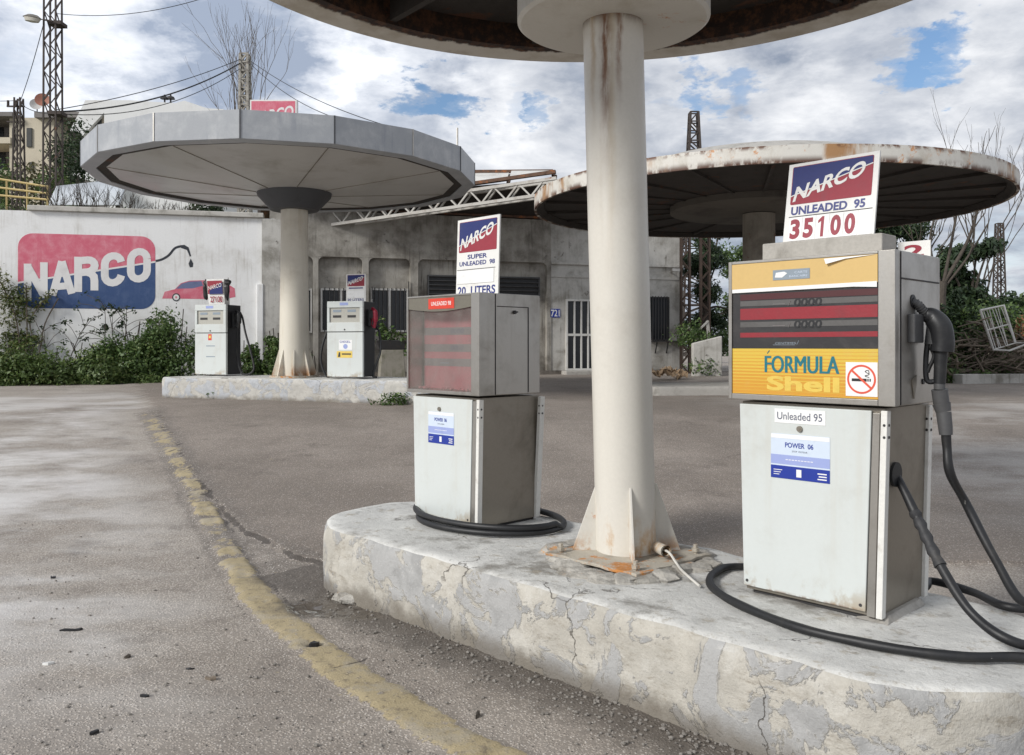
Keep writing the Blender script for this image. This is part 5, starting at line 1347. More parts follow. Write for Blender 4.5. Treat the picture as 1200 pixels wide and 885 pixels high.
for ch, pa, pb, pt, pbm in letters:
    xa, zt_ = WT(pa, pt); xb, zb2 = WT(pb, pbm); sx_ = (xb-xa)/.82; sz_ = zt_-zb2-.12; g = MB(); yy = -.0085
    for si, st_ in enumerate(GLY[ch]):
        L_, R_ = ribbon([(xa + x*sx_, zb2 + z*sz_ + (x*sx_)*.115) for x, z in st_], sw_*sx_*.95); y_ = yy - .0004*si
        n_ = len(L_); g.add([(p.x, y_, p.y) for p in L_] + [(p.x, y_, p.y) for p in R_], [(i, i+1, n_+i+1, n_+i)[::-1] for i in range(n_-1)])
    g.build('emblem_letter', M['mural_white'], em, smooth=0)
# painted hose with a nozzle, and the painted car
hp = [WT(x, y) for x, y in ((182.5, 306), (190, 304), (198, 299), (205, 291), (213, 288.5))]; hp = [(v.x, v.y) for v in spline([(a, b_, 0) for a, b_ in hp], 6)]
L_, R_ = ribbon(hp, .06); n_ = len(L_); g = MB()
g.add([(p.x, -.003, p.y) for p in L_] + [(p.x, -.003, p.y) for p in R_], [(i, i+1, n_+i+1, n_+i)[::-1] for i in range(n_-1)])
def poly(g, pix, y): 
    pts = [WT(a, b_) for a, b_ in pix]; ar = sum(pts[i-1][0]*pts[i][1]-pts[i][0]*pts[i-1][1] for i in range(len(pts)))
    pts = pts if ar > 0 else pts[::-1]; g.add([(a, y, b_) for a, b_ in pts], [tuple(range(len(pts)))])
poly(g, [(208, 288), (216, 287), (221, 290), (224, 300), (222.5, 301), (219, 293), (213, 291)], -.0036)
poly(g, [(223.5, 303), (226.5, 309), (226, 313), (222.5, 313.5), (221, 309)], -.0036)
g.build('painted_nozzle', M['mural_black'], wl, smooth=0)
g = MB(); poly(g, [(190, 350), (193, 342), (205, 339), (212, 332), (222, 329), (238, 328.5), (262, 330), (275, 338), (276, 348), (262, 351), (206, 350)], -.003)
pc_ = g.build('painted_car', M['mural_pink'], wl, smooth=0)
g = MB(); poly(g, [(206, 338.5), (213, 332.5), (222, 330), (236, 329.5), (238, 335), (226, 338)], -.0042); g.build('painted_window', M['mural_glass'], pc_, smooth=0)
for px in (206.5, 257):
    for r_, mt_, dy in ((4.8, 'mural_black', 0), (3.4, 'mural_white', -.0008), (1.3, 'mural_pink', -.0016)):
        g = MB(); poly(g, [(px + r_*math.cos(2*math.pi*k/18), 348.5 + r_*math.sin(2*math.pi*k/18)) for k in range(18)], -.0050 + dy); g.build('painted_wheel', M[mt_], pc_, smooth=0)
# rendered pipe chase and small pier right of the car
g = MB(); a_, z_ = WT(301, 333); g.box(a_, WT(309, 333)[0]-.005, -.12, -.002, -.4, z_); g.build('low_pier', M['whitewall'], wl, bevel=.02)

# ------------------------------------------------------------------ plants along the wall
def wall_pt(px, out, d_extra=0.0):
    """ground point in front of the whitewashed wall, 'out' metres out from its face"""
    t = WT(px, 400)[0]; x = WA0.x + t*wx + out*wy; y = WA0.y + t*wy - out*wx
    return Vector((x, y, gz1(y)))
bushes = [  # photo column, top row, half-width px, label
    (8, 404, 40, 'low green bush at the far left foot of the painted wall'),
    (55, 402, 46, 'spreading low bush under the pink and blue emblem'),
    (105, 404, 44, 'low leafy bush between the emblem and the tall shrub'),
    (160, 380, 40, 'tall rounded shrub left of the slim pump with the bent price box'),
    (204, 364, 40, 'tallest dense shrub against the wall below the painted car'),
    (292, 402, 16, 'dark shrub between the slim pump and the streaked column'),
    (322, 388, 12, 'small dark shrub half hidden behind the streaked column'),
    (364, 405, 9, 'thin shrub squeezed beside the streaked column under the first window')]
for i, (px, ty, hw_, lab) in enumerate(bushes):
    b0_ = wall_pt(px, .95) if px < 310 else Vector((P(px, 440, 22.2).x, 22.2, gz1(22.2)))
    d = b0_.y; H = EYE + (HY-ty)/FPX*d - b0_.z; w = hw_/FPX*d
    t = thing('bush', lab, 'bush', b0_, 0, 'bushes along the painted wall')
    rng = random.Random(i); cl = []
    k = max(4, int(w*7))
    for j in range(k):
        a = rng.uniform(-1, 1); hh = H*(1 - .45*a*a)*rng.uniform(.75, 1.02); r_ = min(.5, w*.5)*rng.uniform(.7, 1.1)
        cl.append(((a*w*.8, rng.uniform(-.45, .3), max(r_*.6, hh - r_*.8)), (r_, r_*.8, r_*.85)))
        cl.append(((a*w*.95, rng.uniform(-.5, .2), hh*.4), (r_*1.1, r_*.8, hh*.42)))
    leaf_mesh('foliage', cl, int(3000 + 5200*w*H*.6), .082, M['leaf_grass'] if i < 3 else M['leaf'], t, i+10)
    g = MB()
    for j in range(7):
        a = rng.uniform(-w*.6, w*.6); q_ = rng.uniform(.7, 1.08); g.tube(spline([(a*.6, .1, 0), (a*.8, rng.uniform(-.2, .2), H*.5*q_), (a*1.0, rng.uniform(-.2, .2), H*q_)], 4), .012, 4)
    g.build('stem', M['bark'], t, smooth=0)
# creeper climbing over the left end of the emblem
t0 = wall_pt(22, .12); cr = thing('creeper', 'yellowing creeper climbing the wall over the left end of the emblem', 'creeper', t0, WR)
def cw(px, py): a, z_ = WT(px, py); b_, _ = WT(22, 400); return (a - b_, random.uniform(-.12, .02), z_ + .6 - t0.z)
cl = []
for px, py, r_ in ((2, 326, .22), (8, 338, .26), (15, 350, .25), (22, 362, .22), (28, 352, .16), (33, 338, .12), (18, 376, .18), (20, 392, .2), (26, 405, .3), (10, 402, .3), (40, 398, .22), (36, 372, .14), (55, 352, .14), (62, 344, .1), (46, 360, .14), (-4, 372, .3), (0, 352, .2)):
    cl.append((cw(px, py), (r_*1.25, .10, r_)))
leaf_mesh('foliage', cl, 1900, .07, M['leaf_creeper'], cr, 31); leaf_mesh('foliage', cl[8:11] + cl[2:5], 600, .07, M['leaf_grass'], cr, 32)
g = MB()
for pts in (((25, 445), (26, 405), (20, 370), (5, 335), (-5, 322)), ((30, 445), (34, 400), (34, 365), (33, 335)), ((36, 445), (42, 405), (38, 375), (60, 345)), ((40, 445), (50, 410), (54, 380), (70, 350))):
    g.tube(spline([cw(*q_) for q_ in pts], 5), .018, 5)
g.build('stem', M['bark_pale'], cr, smooth=0)
# spindly weeds standing in front of the whitewash
for i, (px, ty, lean_, lab) in enumerate(((82, 376, .5, 'thin leafless weed leaning right below the emblem'), (66, 380, -.3, 'thin reddish weed below the letter R of the emblem'), (127, 362, .02, 'tall straight weed stalk under the last letter of the emblem'),
                                          (140, 364, -.15, 'forked weed stalk left of the tall shrub'), (150, 360, .05, 'leafy tall weed right beside the tall shrub'))):
    b0_ = wall_pt(px, .5); d = b0_.y; H = EYE + (HY-ty)/FPX*d - b0_.z
    w_ = thing('weed', lab, 'weed', b0_, 0, 'weeds in front of the painted wall'); rng = random.Random(50+i); g = MB(); cl = []
    main = spline([(0, 0, 0), (lean_*.3, 0, H*.4), (lean_*.7, .05, H*.75), (lean_*1.2, 0, H)], 6); g.tube(main, [.016 - .010*k/len(main) for k in range(len(main))], 5)
    for k in range(7):
        a = main[rng.randrange(6, len(main))]; e_ = a + Vector((rng.uniform(-.7, .7), rng.uniform(-.2, .2), rng.uniform(.05, .5))); g.tube(spline([a, (a+e_)*.5 + Vector((0, 0, .08)), e_], 3), .007, 4); cl.append((tuple(e_), (.09, .07, .08)))
    g.build('stem', M['bark'], w_, smooth=0); leaf_mesh('foliage', cl, 70 if i < 4 else 240, .075, M['leaf_dark'], w_, 60+i)
# ragged grass along the foot of the wall
rng = np.random.RandomState(4); gcl = []
for px in np.linspace(-60, 225, 95):
    q_ = wall_pt(px, rng.uniform(.4, 1.75)); gcl.append(((q_.x, q_.y, q_.z + .03), (.30, .22, .10 + .14*rng.rand())))
tag(leaf_mesh('grass', gcl, 15000, .08, M['leaf_grass'], None, 8, aspect=.3), kind='stuff')
g = MB()
bx = [(wall_pt(px, o_)) for px, o_ in ((-300, 1.9), (-60, 1.6), (60, 1.75), (150, 1.5), (225, 1.3), (310, .9), (310, .0), (100, .0), (-300, .0))]
g.add([(q_.x, q_.y, q_.z + .012) for q_ in bx], [tuple(range(len(bx)))]); tag(g.build('soil', M['soil'], smooth=0), kind='structure')

# ------------------------------------------------------------------ trees
def branch(g, p, d, l, r, depth, rng, tips, spread=.5, up=.12, shrink=.72, kids=(2, 3)):
    n = 4; pts = [p]; q_ = p.copy(); dd = d.copy()
    for k in range(n):
        dd = (dd + Vector((rng.gauss(0, .10), rng.gauss(0, .10), rng.gauss(0, .06) + up*.25))).normalized(); q_ = q_ + dd*l/n; pts.append(q_.copy())
    g.tube(pts, [r*(1 - .38*k/n) for k in range(n+1)], 6 if depth > 1 else 4, cap=False)
    if depth == 0: tips.append(q_); return
    for k in range(rng.randint(*kids)):
        a = rng.uniform(0, 2*math.pi); s = rng.uniform(.5, 1)*spread
        u = dd.cross(Vector((.3, .5, .8))).normalized(); v_ = dd.cross(u)
        nd = (dd + (u*math.cos(a) + v_*math.sin(a))*s + Vector((0, 0, up))).normalized()
        st = pts[rng.randint(2, n)] if k else pts[-1]
        branch(g, st, nd, l*shrink*rng.uniform(.8, 1.15), r*.62, depth-1, rng, tips, spread, up, shrink, kids)
def bare_tree(name, lab, base, H, stems, r, seed, mat='bark', spread=.45, depth=4, group=None, fan=.28):
    t = thing(name, lab, 'tree', base, 0, group); rng = random.Random(seed); tips = []
    g = MB(); g.tube([(0, 0, -.2), (0, 0, H*.10), (.02, 0, H*.2)], [r*1.25, r*1.05, r], 9); g.build('trunk', M[mat], t)
    g = MB()
    for k in range(stems):
        a = 2*math.pi*k/stems + rng.uniform(-.4, .4); d = Vector((math.cos(a)*fan*rng.uniform(.5, 1.2), math.sin(a)*fan*.8, 1)).normalized()
        branch(g, Vector((0, 0, H*.18)), d, H*.30, r*.6, depth, rng, tips, spread)
    g.build('branches', M[mat], t, smooth=60); return t, tips
def hz_(x, y):
    t = max(0.0, y - (21.97 + math.tan(R(13.3))*(min(x, -6.7)+12.46) + .35)); return 4.7 + min(t, 60)*.115
q_ = P(285, 140, 42); bare_tree('bare_tree', 'leafless tree with fine upright twigs behind the grey faceted canopy', Vector((q_.x, q_.y, hz_(q_.x, q_.y) - .3)), 11.0, 6, .07, 4, mat='bark_pale', spread=.30, depth=4, fan=.26)
def leafy_tree(lab, base, H, crown, n, seed, leafm='leaf_dark', lsize=.13, group=None, r=.14, name='evergreen_tree', clump=.42):
    t = thing(name, lab, 'tree', base, 0, group); rng = random.Random(seed); g = MB()
    g.tube([(0, 0, -.1), (.05, 0, H*.3), (0, .05, H*.6)], [r*1.3, r, r*.7], 9)
    cl = []
    for (cx, cy, cz), (rx, ry, rz) in crown:
        for k in range(max(3, int(9*rx*rz))):
            d = Vector((rng.gauss(0, 1), rng.gauss(0, 1), rng.gauss(0, 1))).normalized() * rng.uniform(.35, 1.0)
            c = (cx + d.x*rx, cy + d.y*ry, cz + d.z*rz); s = rng.uniform(.6, 1.2)*clump; cl.append((c, (s, s, s*.75)))
            if k % 2 == 0: g.tube(spline([(0, 0, H*.35), ((c[0])*.4, c[1]*.4, H*.4 + (c[2]-H*.4)*.5), c], 4), [.05 - .0033*j for j in range(9)], 5, cap=False)
    g.build('trunk', M['bark'], t, smooth=60)
    leaf_mesh('crown', cl, n, lsize, M[leafm], t, seed, aspect=.42, surf=.35, hang=.25); return t
gb = lambda px, d: Vector(((px-HX)/FPX*d, d, gz1(d)))
TG = 'trees right of the station building'
leafy_tree('dark evergreen growing against the right end of the station building', gb(826, 29.5), 6.0, [((0, 0, 4.3), (.75, .8, 1.4)), ((.3, .2, 2.2), (.9, .7, 1.1)), ((0, 0, 1.0), (.7, .6, .6))], 9500, 3, group=TG)
leafy_tree('broad green tree behind the stained column of the low canopy', gb(868, 33), 6.2, [((0, 0, 3.9), (1.5, 1.2, 1.5)), ((.9, 0, 2.0), (1.3, 1, 1.0)), ((-.8, 0, 1.8), (1.1, 1, 1.3))], 11000, 5, 'leaf', group=TG)
leafy_tree('dark tree whose crown meets the canopy rim above the pump nozzle', gb(1052, 27), 6.4, [((0, 0, 4.5), (1.0, .9, .9)), ((-1.1, .4, 4.2), (.9, .9, .8)), ((-.9, .4, 3.4), (1.0, .9, .9)), ((.3, 0, 3.0), (.8, .7, .9))], 9000, 8, group=TG)
leafy_tree('leafy tree standing behind the brush heap and the white rack', gb(1136, 25), 4.4, [((0, 0, 2.7), (1.0, .8, 1.35)), ((-.8, .2, 1.8), (.7, .6, .9)), ((.75, .2, 1.6), (.7, .6, .6)), ((-1.2, .3, 2.4), (.6, .5, .9)), ((.4, -.5, 1.5), (.9, .5, .8)), ((-.4, -.6, 2.2), (.7, .4, .9))], 15000, 11, 'leaf_dark', group=TG, lsize=.19)
def pruned_tree():
    b0_ = gb(1104, 23.5); t = thing('pruned_tree', 'grey pruned tree with long bare rising limbs above the brush heap', 'tree', b0_); L = lambda px, py, d=23.5: P(px, py, d) - b0_
    g = MB(); g.tube(spline([(0, 0, -.1), L(1104, 400), L(1103, 355), L(1105, 330)], 4), [.16 - .005*k for k in range(13)], 10); g.build('trunk', M['bark'], t)
    g = MB(); rng = random.Random(5); tips = []
    for pts, r_ in ((((1103, 335), (1094, 310), (1090, 280), (1096, 252)), .045), (((1106, 330), (1112, 300), (1119, 262), (1124, 235)), .05), (((1107, 330), (1122, 305), (1135, 280), (1144, 252), (1150, 225)), .06),
                    (((1108, 335), (1128, 310), (1140, 292), (1158, 262)), .04), (((1102, 345), (1085, 335), (1080, 318), (1088, 296)), .035)):
        sp_ = spline([L(*q2) for q2 in pts], 5); g.tube(sp_, [r_*(1 - .55*k/len(sp_)) for k in range(len(sp_))], 7)
        for k in range(3): branch(g, sp_[rng.randrange(len(sp_)//2, len(sp_))], Vector((rng.uniform(-.5, .6), rng.uniform(-.3, .3), 1)).normalized(), rng.uniform(.5, 1.0), .022, 2, rng, tips, .5)
    g.build('branches', M['bark'], t, smooth=60)
pruned_tree()
q_ = gb(1152, 34); bare_tree('bare_tree', 'leafless twiggy treetop showing above the white rim of the low canopy', q_, 10.4, 3, .07, 27, spread=.34, depth=4, fan=.06)

# ------------------------------------------------------------------ right-hand corner: kerb, brush heap, rack, posts
kb = MB(); kb.box(0, 9.5, 0, .35, -.1, .26); o = kb.build('low_wall', M['facade_pale'], bevel=.02); o.location = gb(1128, 20.6); o.rotation_euler = (0, 0, R(12))
tag(o, 'low pale concrete kerb wall in front of the brush heap', 'low wall')
bp_ = gb(1150, 21.6); g = MB(); rng = random.Random(9)
for k in range(520):
    a = rng.uniform(-1, 1); hmax = 1.6*(1 - abs(a)**2.2) + .15
    c = Vector((a*1.55, rng.uniform(-.55, .9), rng.uniform(.02, hmax)*rng.uniform(.4, 1))); az = rng.uniform(0, math.pi); l = rng.uniform(.3, 1.25)
    d = Vector((math.cos(az), math.sin(az)*.6, rng.gauss(0, .28))).normalized(); m_ = Vector((rng.gauss(0, .08), rng.gauss(0, .08), rng.gauss(0, .08)))
    r_ = rng.choice((.010, .012, .016, .022, .03)); z_ = lambda v: Vector((v.x, v.y, max(.01, v.z)))
    g.tube([z_(c - d*l*.5), z_(c + m_), z_(c + d*l*.5)], [r_, r_*.9, r_*.6], 5)
tag(g.build('brush_heap', M['stick'], smooth=60), kind='stuff'); bpy.data.objects['brush_heap'].location = bp_
tag(leaf_mesh('undergrowth', [((-1.2, -.3, .25), (.7, .5, .35)), ((-.4, -.4, .16), (.6, .4, .2)), ((.6, .2, .4), (.9, .4, .5)), ((1.5, .1, .3), (.6, .5, .3)), ((-.5, .5, 1.0), (.9, .3, .6)), ((.7, .9, 1.5), (1.0, .4, .6))], 5200, .085, M['leaf'], None, 14, loc=bp_), kind='stuff')
for px, d, w_, h_, lab, sd in ((1118, 22.6, .75, 1.9, 'dense dark bush at the left end of the brush heap', 1), (1182, 23.2, .9, 2.0, 'dense dark bush behind the white wire rack', 2)):
    t = thing('bush', lab, 'bush', gb(px, d), 0, 'bushes around the brush heap'); leaf_mesh('foliage', [((0, 0, h_*.45), (w_, .5, h_*.45)), ((w_*.5, .1, h_*.7), (w_*.5, .4, h_*.3)), ((-w_*.4, 0, h_*.75), (w_*.5, .4, h_*.3))], 3200, .13, M['leaf_dark'], t, 170+sd)
    g = MB(); g.tube([(0, 0, 0), (.05, 0, h_*.7)], .05, 6); g.build('stem', M['bark'], t)
rk = thing('wire_rack', 'white metal rack tilted on top of the brush heap', 'rack', P(1172, 408, 21.0)); L = lambda px, py: P(px, py, 21.0) - rk.location
cor = [L(1149, 364), L(1176, 358), L(1190, 402), L(1164, 410)]; bk = Vector((0, .22, 0))
g = MB(); g.tube(spline([cor[0], cor[1], cor[2], cor[3], cor[0]], 1), .032, 7); g.build('frame', M['frame_white'], rk, smooth=60)
g = MB(); g.tube([lerp(cor[0], cor[3], .5), lerp(cor[1], cor[2], .5)], .02, 6); g.tube([cor[3], cor[3] + Vector((.25, -.25, -.02)), cor[2] + Vector((.2, -.25, .0)), cor[2]], .025, 6); g.build('crossbar', M['frame_white'], rk)
for k in range(7):
    g = MB(); f = (k+1)/8; g.tube([lerp(cor[0], cor[1], f), lerp(cor[3], cor[2], f + .12*math.sin(k*2.3))], .011, 5); g.build('wire', M['frame_white'], rk)
rt = thing('rust_sheet', 'crumpled orange brown sheet lying behind the white rack', 'metal sheet', P(1196, 398, 22.5)); rng = random.Random(3); g = MB()
for i in range(9):
    for j in range(5): g.v.append((-.15 + i*.16, rng.uniform(-.1, .1) + .1*math.sin(i*2), j*.13 + rng.uniform(-.04, .04) + .12*math.sin(i*.9)))
for i in range(8):
    for j in range(4): g.face((i*5+j, (i+1)*5+j, (i+1)*5+j+1, i*5+j+1))
so = g.build('sheet', weathered('rust_sheet', (.34, .16, .08), (.5, .42, .33), .5, 4, .8, bmp=.5), rt, smooth=0); so.modifiers.new('thick', 'SOLIDIFY').thickness = .02
for px, lab in ((803, 'rusty lattice post touching the corner of the station building'), (826, 'rusty lattice post standing free in front of the dark evergreen')):
    b0_ = gb(px, 26.6); po = thing('lattice_post', lab, 'post', b0_, 0, 'rusty posts beside the station building'); H = EYE + (HY-268)/FPX*26.6 - b0_.z
    for sx, sy in ((-.13, -.1), (.13, -.1), (.13, .1), (-.13, .1)): g = MB(); g.bar((sx, sy, 0), (sx, sy, H), .05); g.build('leg', M['rust_dark'], po, smooth=0)
    g = MB()
    for k in range(14): z_ = H*k/14; s = 1 if k % 2 else -1; g.bar((-.13*s, -.1, z_), (.13*s, -.1, z_ + H/14), .028); g.bar((-.13*s, .1, z_), (.13*s, .1, z_ + H/14), .028)
    g.build('bracing', M['rust_dark'], po, smooth=0)
b0_ = gb(818, 25.8); bb = thing('timber_brace', 'two crossed grey timbers leaning between the rusty posts', 'timber', b0_); L = lambda px, py: P(px, py, 25.8) - b0_
for a, b_ in (((806, 382), (833, 415)), ((814, 392), (830, 376)), ((829, 376), (834, 440))): g = MB(); g.bar(L(*a), L(*b_), .09, .05); g.build('timber', M['facade_pale'], bb, smooth=0)
b0_ = gb(816, 24.6); g = MB(); g.box(-.1, .75, 0, .25, -.05, 1.0); g.v = [(x, y, z + (.25*x if z > .5 else 0)) for x, y, z in g.v]; o = g.build('broken_wall', M['facade_pale'], bevel=.03); o.location = b0_
tag(o, 'short broken stub of wall right of the station building corner', 'wall')
leaf_t = thing('bush', 'green bush sprouting over the broken wall stub', 'bush', gb(815, 25.2)); leaf_mesh('foliage', [((-.15, 0, 1.2), (.5, .4, .35)), ((.25, -.1, .9), (.35, .3, .35)), ((.1, -.5, .25), (.45, .3, .25))], 1500, .085, M['leaf'], leaf_t, 77)
g = MB(); g.tube([(0, 0, 0), (.02, 0, 1.1)], .03, 6); g.build('stem', M['bark'], leaf_t)
# dumped cardboard and litter in front of the building
cb = thing('cardboard_heap', 'torn brown cardboard dumped by the right-hand window of the building', 'cardboard', gb(784, 22.6), R(10)); rng = random.Random(12)
for k in range(9):
    w_, d_ = rng.uniform(.2, .45), rng.uniform(.15, .3); n_ = 4; g = MB(); az = rng.uniform(-.4, .4)
    for i in range(n_+1):
        for j in range(n_+1): g.v.append(((i/n_-.5)*w_, (j/n_-.5)*d_, .10*math.sin(i*1.7+k)*math.cos(j*1.1+k) + rng.uniform(-.02, .02)))
    for i in range(n_):
        for j in range(n_): g.face((i*(n_+1)+j, (i+1)*(n_+1)+j, (i+1)*(n_+1)+j+1, i*(n_+1)+j+1))
    ob = g.build('sheet', M['cardboard'], cb, smooth=0, xf=Matrix.Translation((rng.uniform(-.42, .45), rng.uniform(-.3, .3), .14 + .035*k*(1 if k < 6 else .4))) @ Matrix.Rotation(az*3, 4, 'Z') @ Matrix.Rotation(rng.uniform(-.5, .5), 4, 'Y'))
    ob.modifiers.new('thick', 'SOLIDIFY').thickness = .012

# ------------------------------------------------------------------ pylons, poles and wires
def lattice(name, lab, base, H, w0, w1, mat, panels, cat='pylon', group=None, leg=.05, horiz=True):
    t = thing(name, lab, cat, base, 0, group); W = lambda z: w0 + (w1-w0)*z/H
    for sx, sy in ((-1, -1), (1, -1), (1, 1), (-1, 1)):
        g = MB(); g.bar((sx*w0/2, sy*w0/2, 0), (sx*w1/2, sy*w1/2, H), leg); g.build('leg', M[mat], t, smooth=0)
    g = MB()
    for k in range(panels):
        z0, z1 = H*k/panels, H*(k+1)/panels; a, b_ = W(z0)/2, W(z1)/2; s = 1 if k % 2 else -1
        for A_, B_ in (((-a*s, -a), (b_*s, -b_)), ((-a*s, a), (b_*s, b_)), ((-a, -a*s), (-b_, b_*s)), ((a, -a*s), (b_, b_*s))):
            g.bar((*A_, z0), (*B_, z1), leg*.62)
        if horiz:
            for A_, B_ in (((-b_, -b_), (b_, -b_)), ((b_, -b_), (b_, b_)), ((b_, b_), (-b_, b_)), ((-b_, b_), (-b_, -b_))): g.bar((*A_, z1), (*B_, z1), leg*.6)
    g.build('bracing', M[mat], t, smooth=0); return t
q_ = P(62, 245, 30); bz = hz_(q_.x, q_.y) - .3
py1 = lattice('lattice_pylon', 'tall rusty lattice pylon carrying a street lamp at the left', Vector((q_.x, q_.y, bz)), EYE + .46*30 - bz, .46, .40, 'pylon', 19, leg=.05, horiz=False)
L = lambda px, py: P(px, py, 29.7) - py1.location
g = MB(); g.tube([L(62, 25), L(50, 23)], .03, 6); g.build('lamp_arm', M['pylon'], py1)
g = MB(); o_ = L(38, 21); g.lathe([(.0, .13), (.18, .10), (.34, .0), (.30, -.01)], 14); g.v = [(x*1.0, y*.5, z) for x, y, z in g.v]; lh = g.build('lamp_head', M['steel_dark'], py1, xf=Matrix.Translation(o_) @ Matrix.Rotation(R(8), 4, 'Y'))
g = MB(); g.lathe([(.30, -.012), (.24, -.13), (0, -.17)], 14); g.v = [(x, y*.5, z) for x, y, z in g.v]; g.build('lamp_bowl', M['lampglass'], lh, xf=Matrix.Translation(o_) @ Matrix.Rotation(R(8), 4, 'Y'))
for py in (25, 131):
    g = MB(); g.box(-.23, .23, -.23, .23, -.06, .06); c = L(62, py); g.build('clamp', M['pylon'], py1, smooth=0, xf=Matrix.Translation((c.x, .0, c.z)))
q_ = P(22, 245, 36); bz2 = hz_(q_.x, q_.y) - .3
py2 = lattice('lattice_pylon', 'shorter lattice pole with a crossarm in front of the beige block', Vector((q_.x, q_.y, bz2)), EYE + (HY-115)/FPX*36 - bz2, .40, .24, 'pylon', 12, leg=.055, horiz=False)
g = MB(); H2 = EYE + (HY-115)/FPX*36 - bz2

for z_ in (.35, 1.0): g = MB(); g.bar((-.5, 0, H2-z_), (.25, 0, H2-z_), .06); g.build('crossarm', M['pylon'], py2, smooth=0)
for x_ in (-.45, -.1): g = MB(); g.tube([(x_, 0, H2-.32), (x_, 0, H2-.1)], .05, 6); g.build('insulator', M['pylon'], py2)
q_ = P(287, 131, 40); bz3 = hz_(q_.x, q_.y) - .3
py3 = lattice('lattice_pylon', 'flaking pale lattice pole rising behind the grey faceted canopy', Vector((q_.x, q_.y, bz3)), EYE + (HY-64)/FPX*40 - bz3, .48, .34, 'pole_white', 22, leg=.11)
q_ = gb(813, 44); lattice('lattice_mast', 'dark tapering lattice mast above the low canopy', q_, EYE + (HY-132)/FPX*44 - q_.z, 1.5, .40, 'pylon', 26, 'mast', leg=.10)
q_ = gb(1171, 70); lattice('lattice_mast', 'thin distant lattice mast behind the trees at the right', q_, EYE + (HY-262)/FPX*70 - q_.z, .9, .42, 'pylon', 18, 'mast', leg=.10)
def wire(lab, a, b_, sag, r=.016, n=24):
    a, b_ = Vector(a), Vector(b_); g = MB(); pts = [a + (b_-a)*k/n - Vector((0, 0, sag*4*(k/n)*(1-k/n))) for k in range(n+1)]
    g.tube(pts, r, 5); tag(g.build('overhead_wire', M['wire'], smooth=60), lab, 'wire', 'overhead wires')
wire('upper of three wires from the tall pylon to the pale lattice pole', P(64, 129, 30), P(285, 68, 40), .25)
wire('thick middle wire from the tall pylon to the pale lattice pole', P(64, 131, 30), P(285, 72, 40), .55, .03)
wire('lowest sagging wire from the tall pylon to the pale lattice pole', P(64, 133, 30), P(285, 78, 40), .75)
wire('upper wire running right from the pale lattice pole to the station roof', P(289, 68, 40), P(452, 147, 27), .3, .014)
wire('lower wire running right from the pale lattice pole to the station roof', P(289, 70, 40), P(440, 150, 27), .55, .014)
wire('wire leaving the top of the tall pylon to the upper right', P(66, 16, 30), P(330, -40, 28), .6, .012)
wire('wire slanting from the street lamp down to the shorter pole', P(52, 24, 30), P(24, 118, 36), .15, .014)
wire('upper wire from the shorter pole past the left edge', P(18, 118, 36), P(-80, 112, 36), .1, .014)
wire('wire strung between the shorter pole and the tall pylon', P(24, 122, 36), P(62, 133, 30), .12, .016)

# ------------------------------------------------------------------ hill behind the wall: houses, sign, scrub
def prism_px(pix, d0, depth, mat, root, name, smooth=0):
    pts = [P(px, py, d0) - root.location for px, py in pix]; ar = sum(pts[i-1].x*pts[i].z - pts[i].x*pts[i-1].z for i in range(len(pts)))
    pts = pts if ar > 0 else pts[::-1]; g = MB(); g.prism([(p.x, p.z) for p in pts], pts[0].y, pts[0].y + depth); return g.build(name, M[mat], root, smooth=smooth)
q_ = P(170, 200, 50); hs = thing('white_house', 'modern white house with sharply angled eaves on the hill', 'house', Vector((q_.x, q_.y, hz_(q_.x, q_.y) - .5)))
prism_px([(100, 117.5), (153, 117.5), (205, 121), (216, 118), (243, 127), (262, 128), (262, 150), (122, 150), (122, 132), (97, 159), (82, 153)], 50, 9, 'house_white', hs, 'roof')
prism_px([(123, 134), (121, 151), (99, 158.5)], 50.3, 8, 'house_soffit', hs, 'eave_soffit')
prism_px([(124, 150.3), (260, 150.3), (260, 250), (124, 250)], 51, 8, 'house_white', hs, 'wall')
wn = prism_px([(110, 139), (119, 139), (119, 148), (110, 148)], 50.26, .03, 'shutter', hs, 'window')
prism_px([(85, 205), (99, 187), (99, 192), (112, 208), (112, 214), (92, 208)], 49, 5, 'house_white', hs, 'terrace_parapet')
prism_px([(99, 159), (124, 152), (124, 250), (99, 250)], 51.5, 7, 'block_grey', hs, 'wall')
for px, py in ((193, 118), (200, 116)):
    g = MB(); b0_ = P(px, 122, 50.5) - hs.location; g.tube([b0_, b0_ + Vector((0, 0, .55))], .05, 6); g.lathe([(.0, .5), (.2, .42), (.26, .3)], 10, (b0_.x, b0_.y)); 
    g.v = [(x, y, z if i < 12 else z + b0_.z) for i, (x, y, z) in enumerate(g.v)]; g.build('chimney_cowl', M['iron'], hs)
q_ = P(40, 240, 60); ab = thing('apartment_block', 'beige apartment block with dark balconies at the far left', 'building', Vector((q_.x, q_.y, hz_(q_.x, q_.y) - .5)))
prism_px([(11, 138), (63, 138), (63, 260), (11, 260)], 60, 10, 'beige', ab, 'wall')
prism_px([(-80, 136), (10.8, 136), (10.8, 260), (-80, 260)], 62.5, 8, 'block_grey', ab, 'wall')
prism_px([(-82, 131), (14, 131), (14, 136), (-82, 136)], 59.4, 10, 'block_grey', ab, 'roof'); prism_px([(40, 131), (96, 131), (96, 137.6), (40, 137.6)], 59.5, 10, 'block_grey', ab, 'roof')
prism_px([(63.3, 137.9), (94, 137.9), (94, 260), (63.3, 260)], 62, 8, 'block_grey', ab, 'wall')
for y0, y1 in ((161, 168), (200, 206)):
    bal = prism_px([(-80, y0), (12, y0), (12, y1), (-80, y1)], 59.7, 2.7, 'beige', ab, 'balcony')
    prism_px([(-80, y0-7), (10, y0-7), (10, y0-6.2), (-80, y0-6.2)], 59.75, .06, 'iron', bal, 'rail')
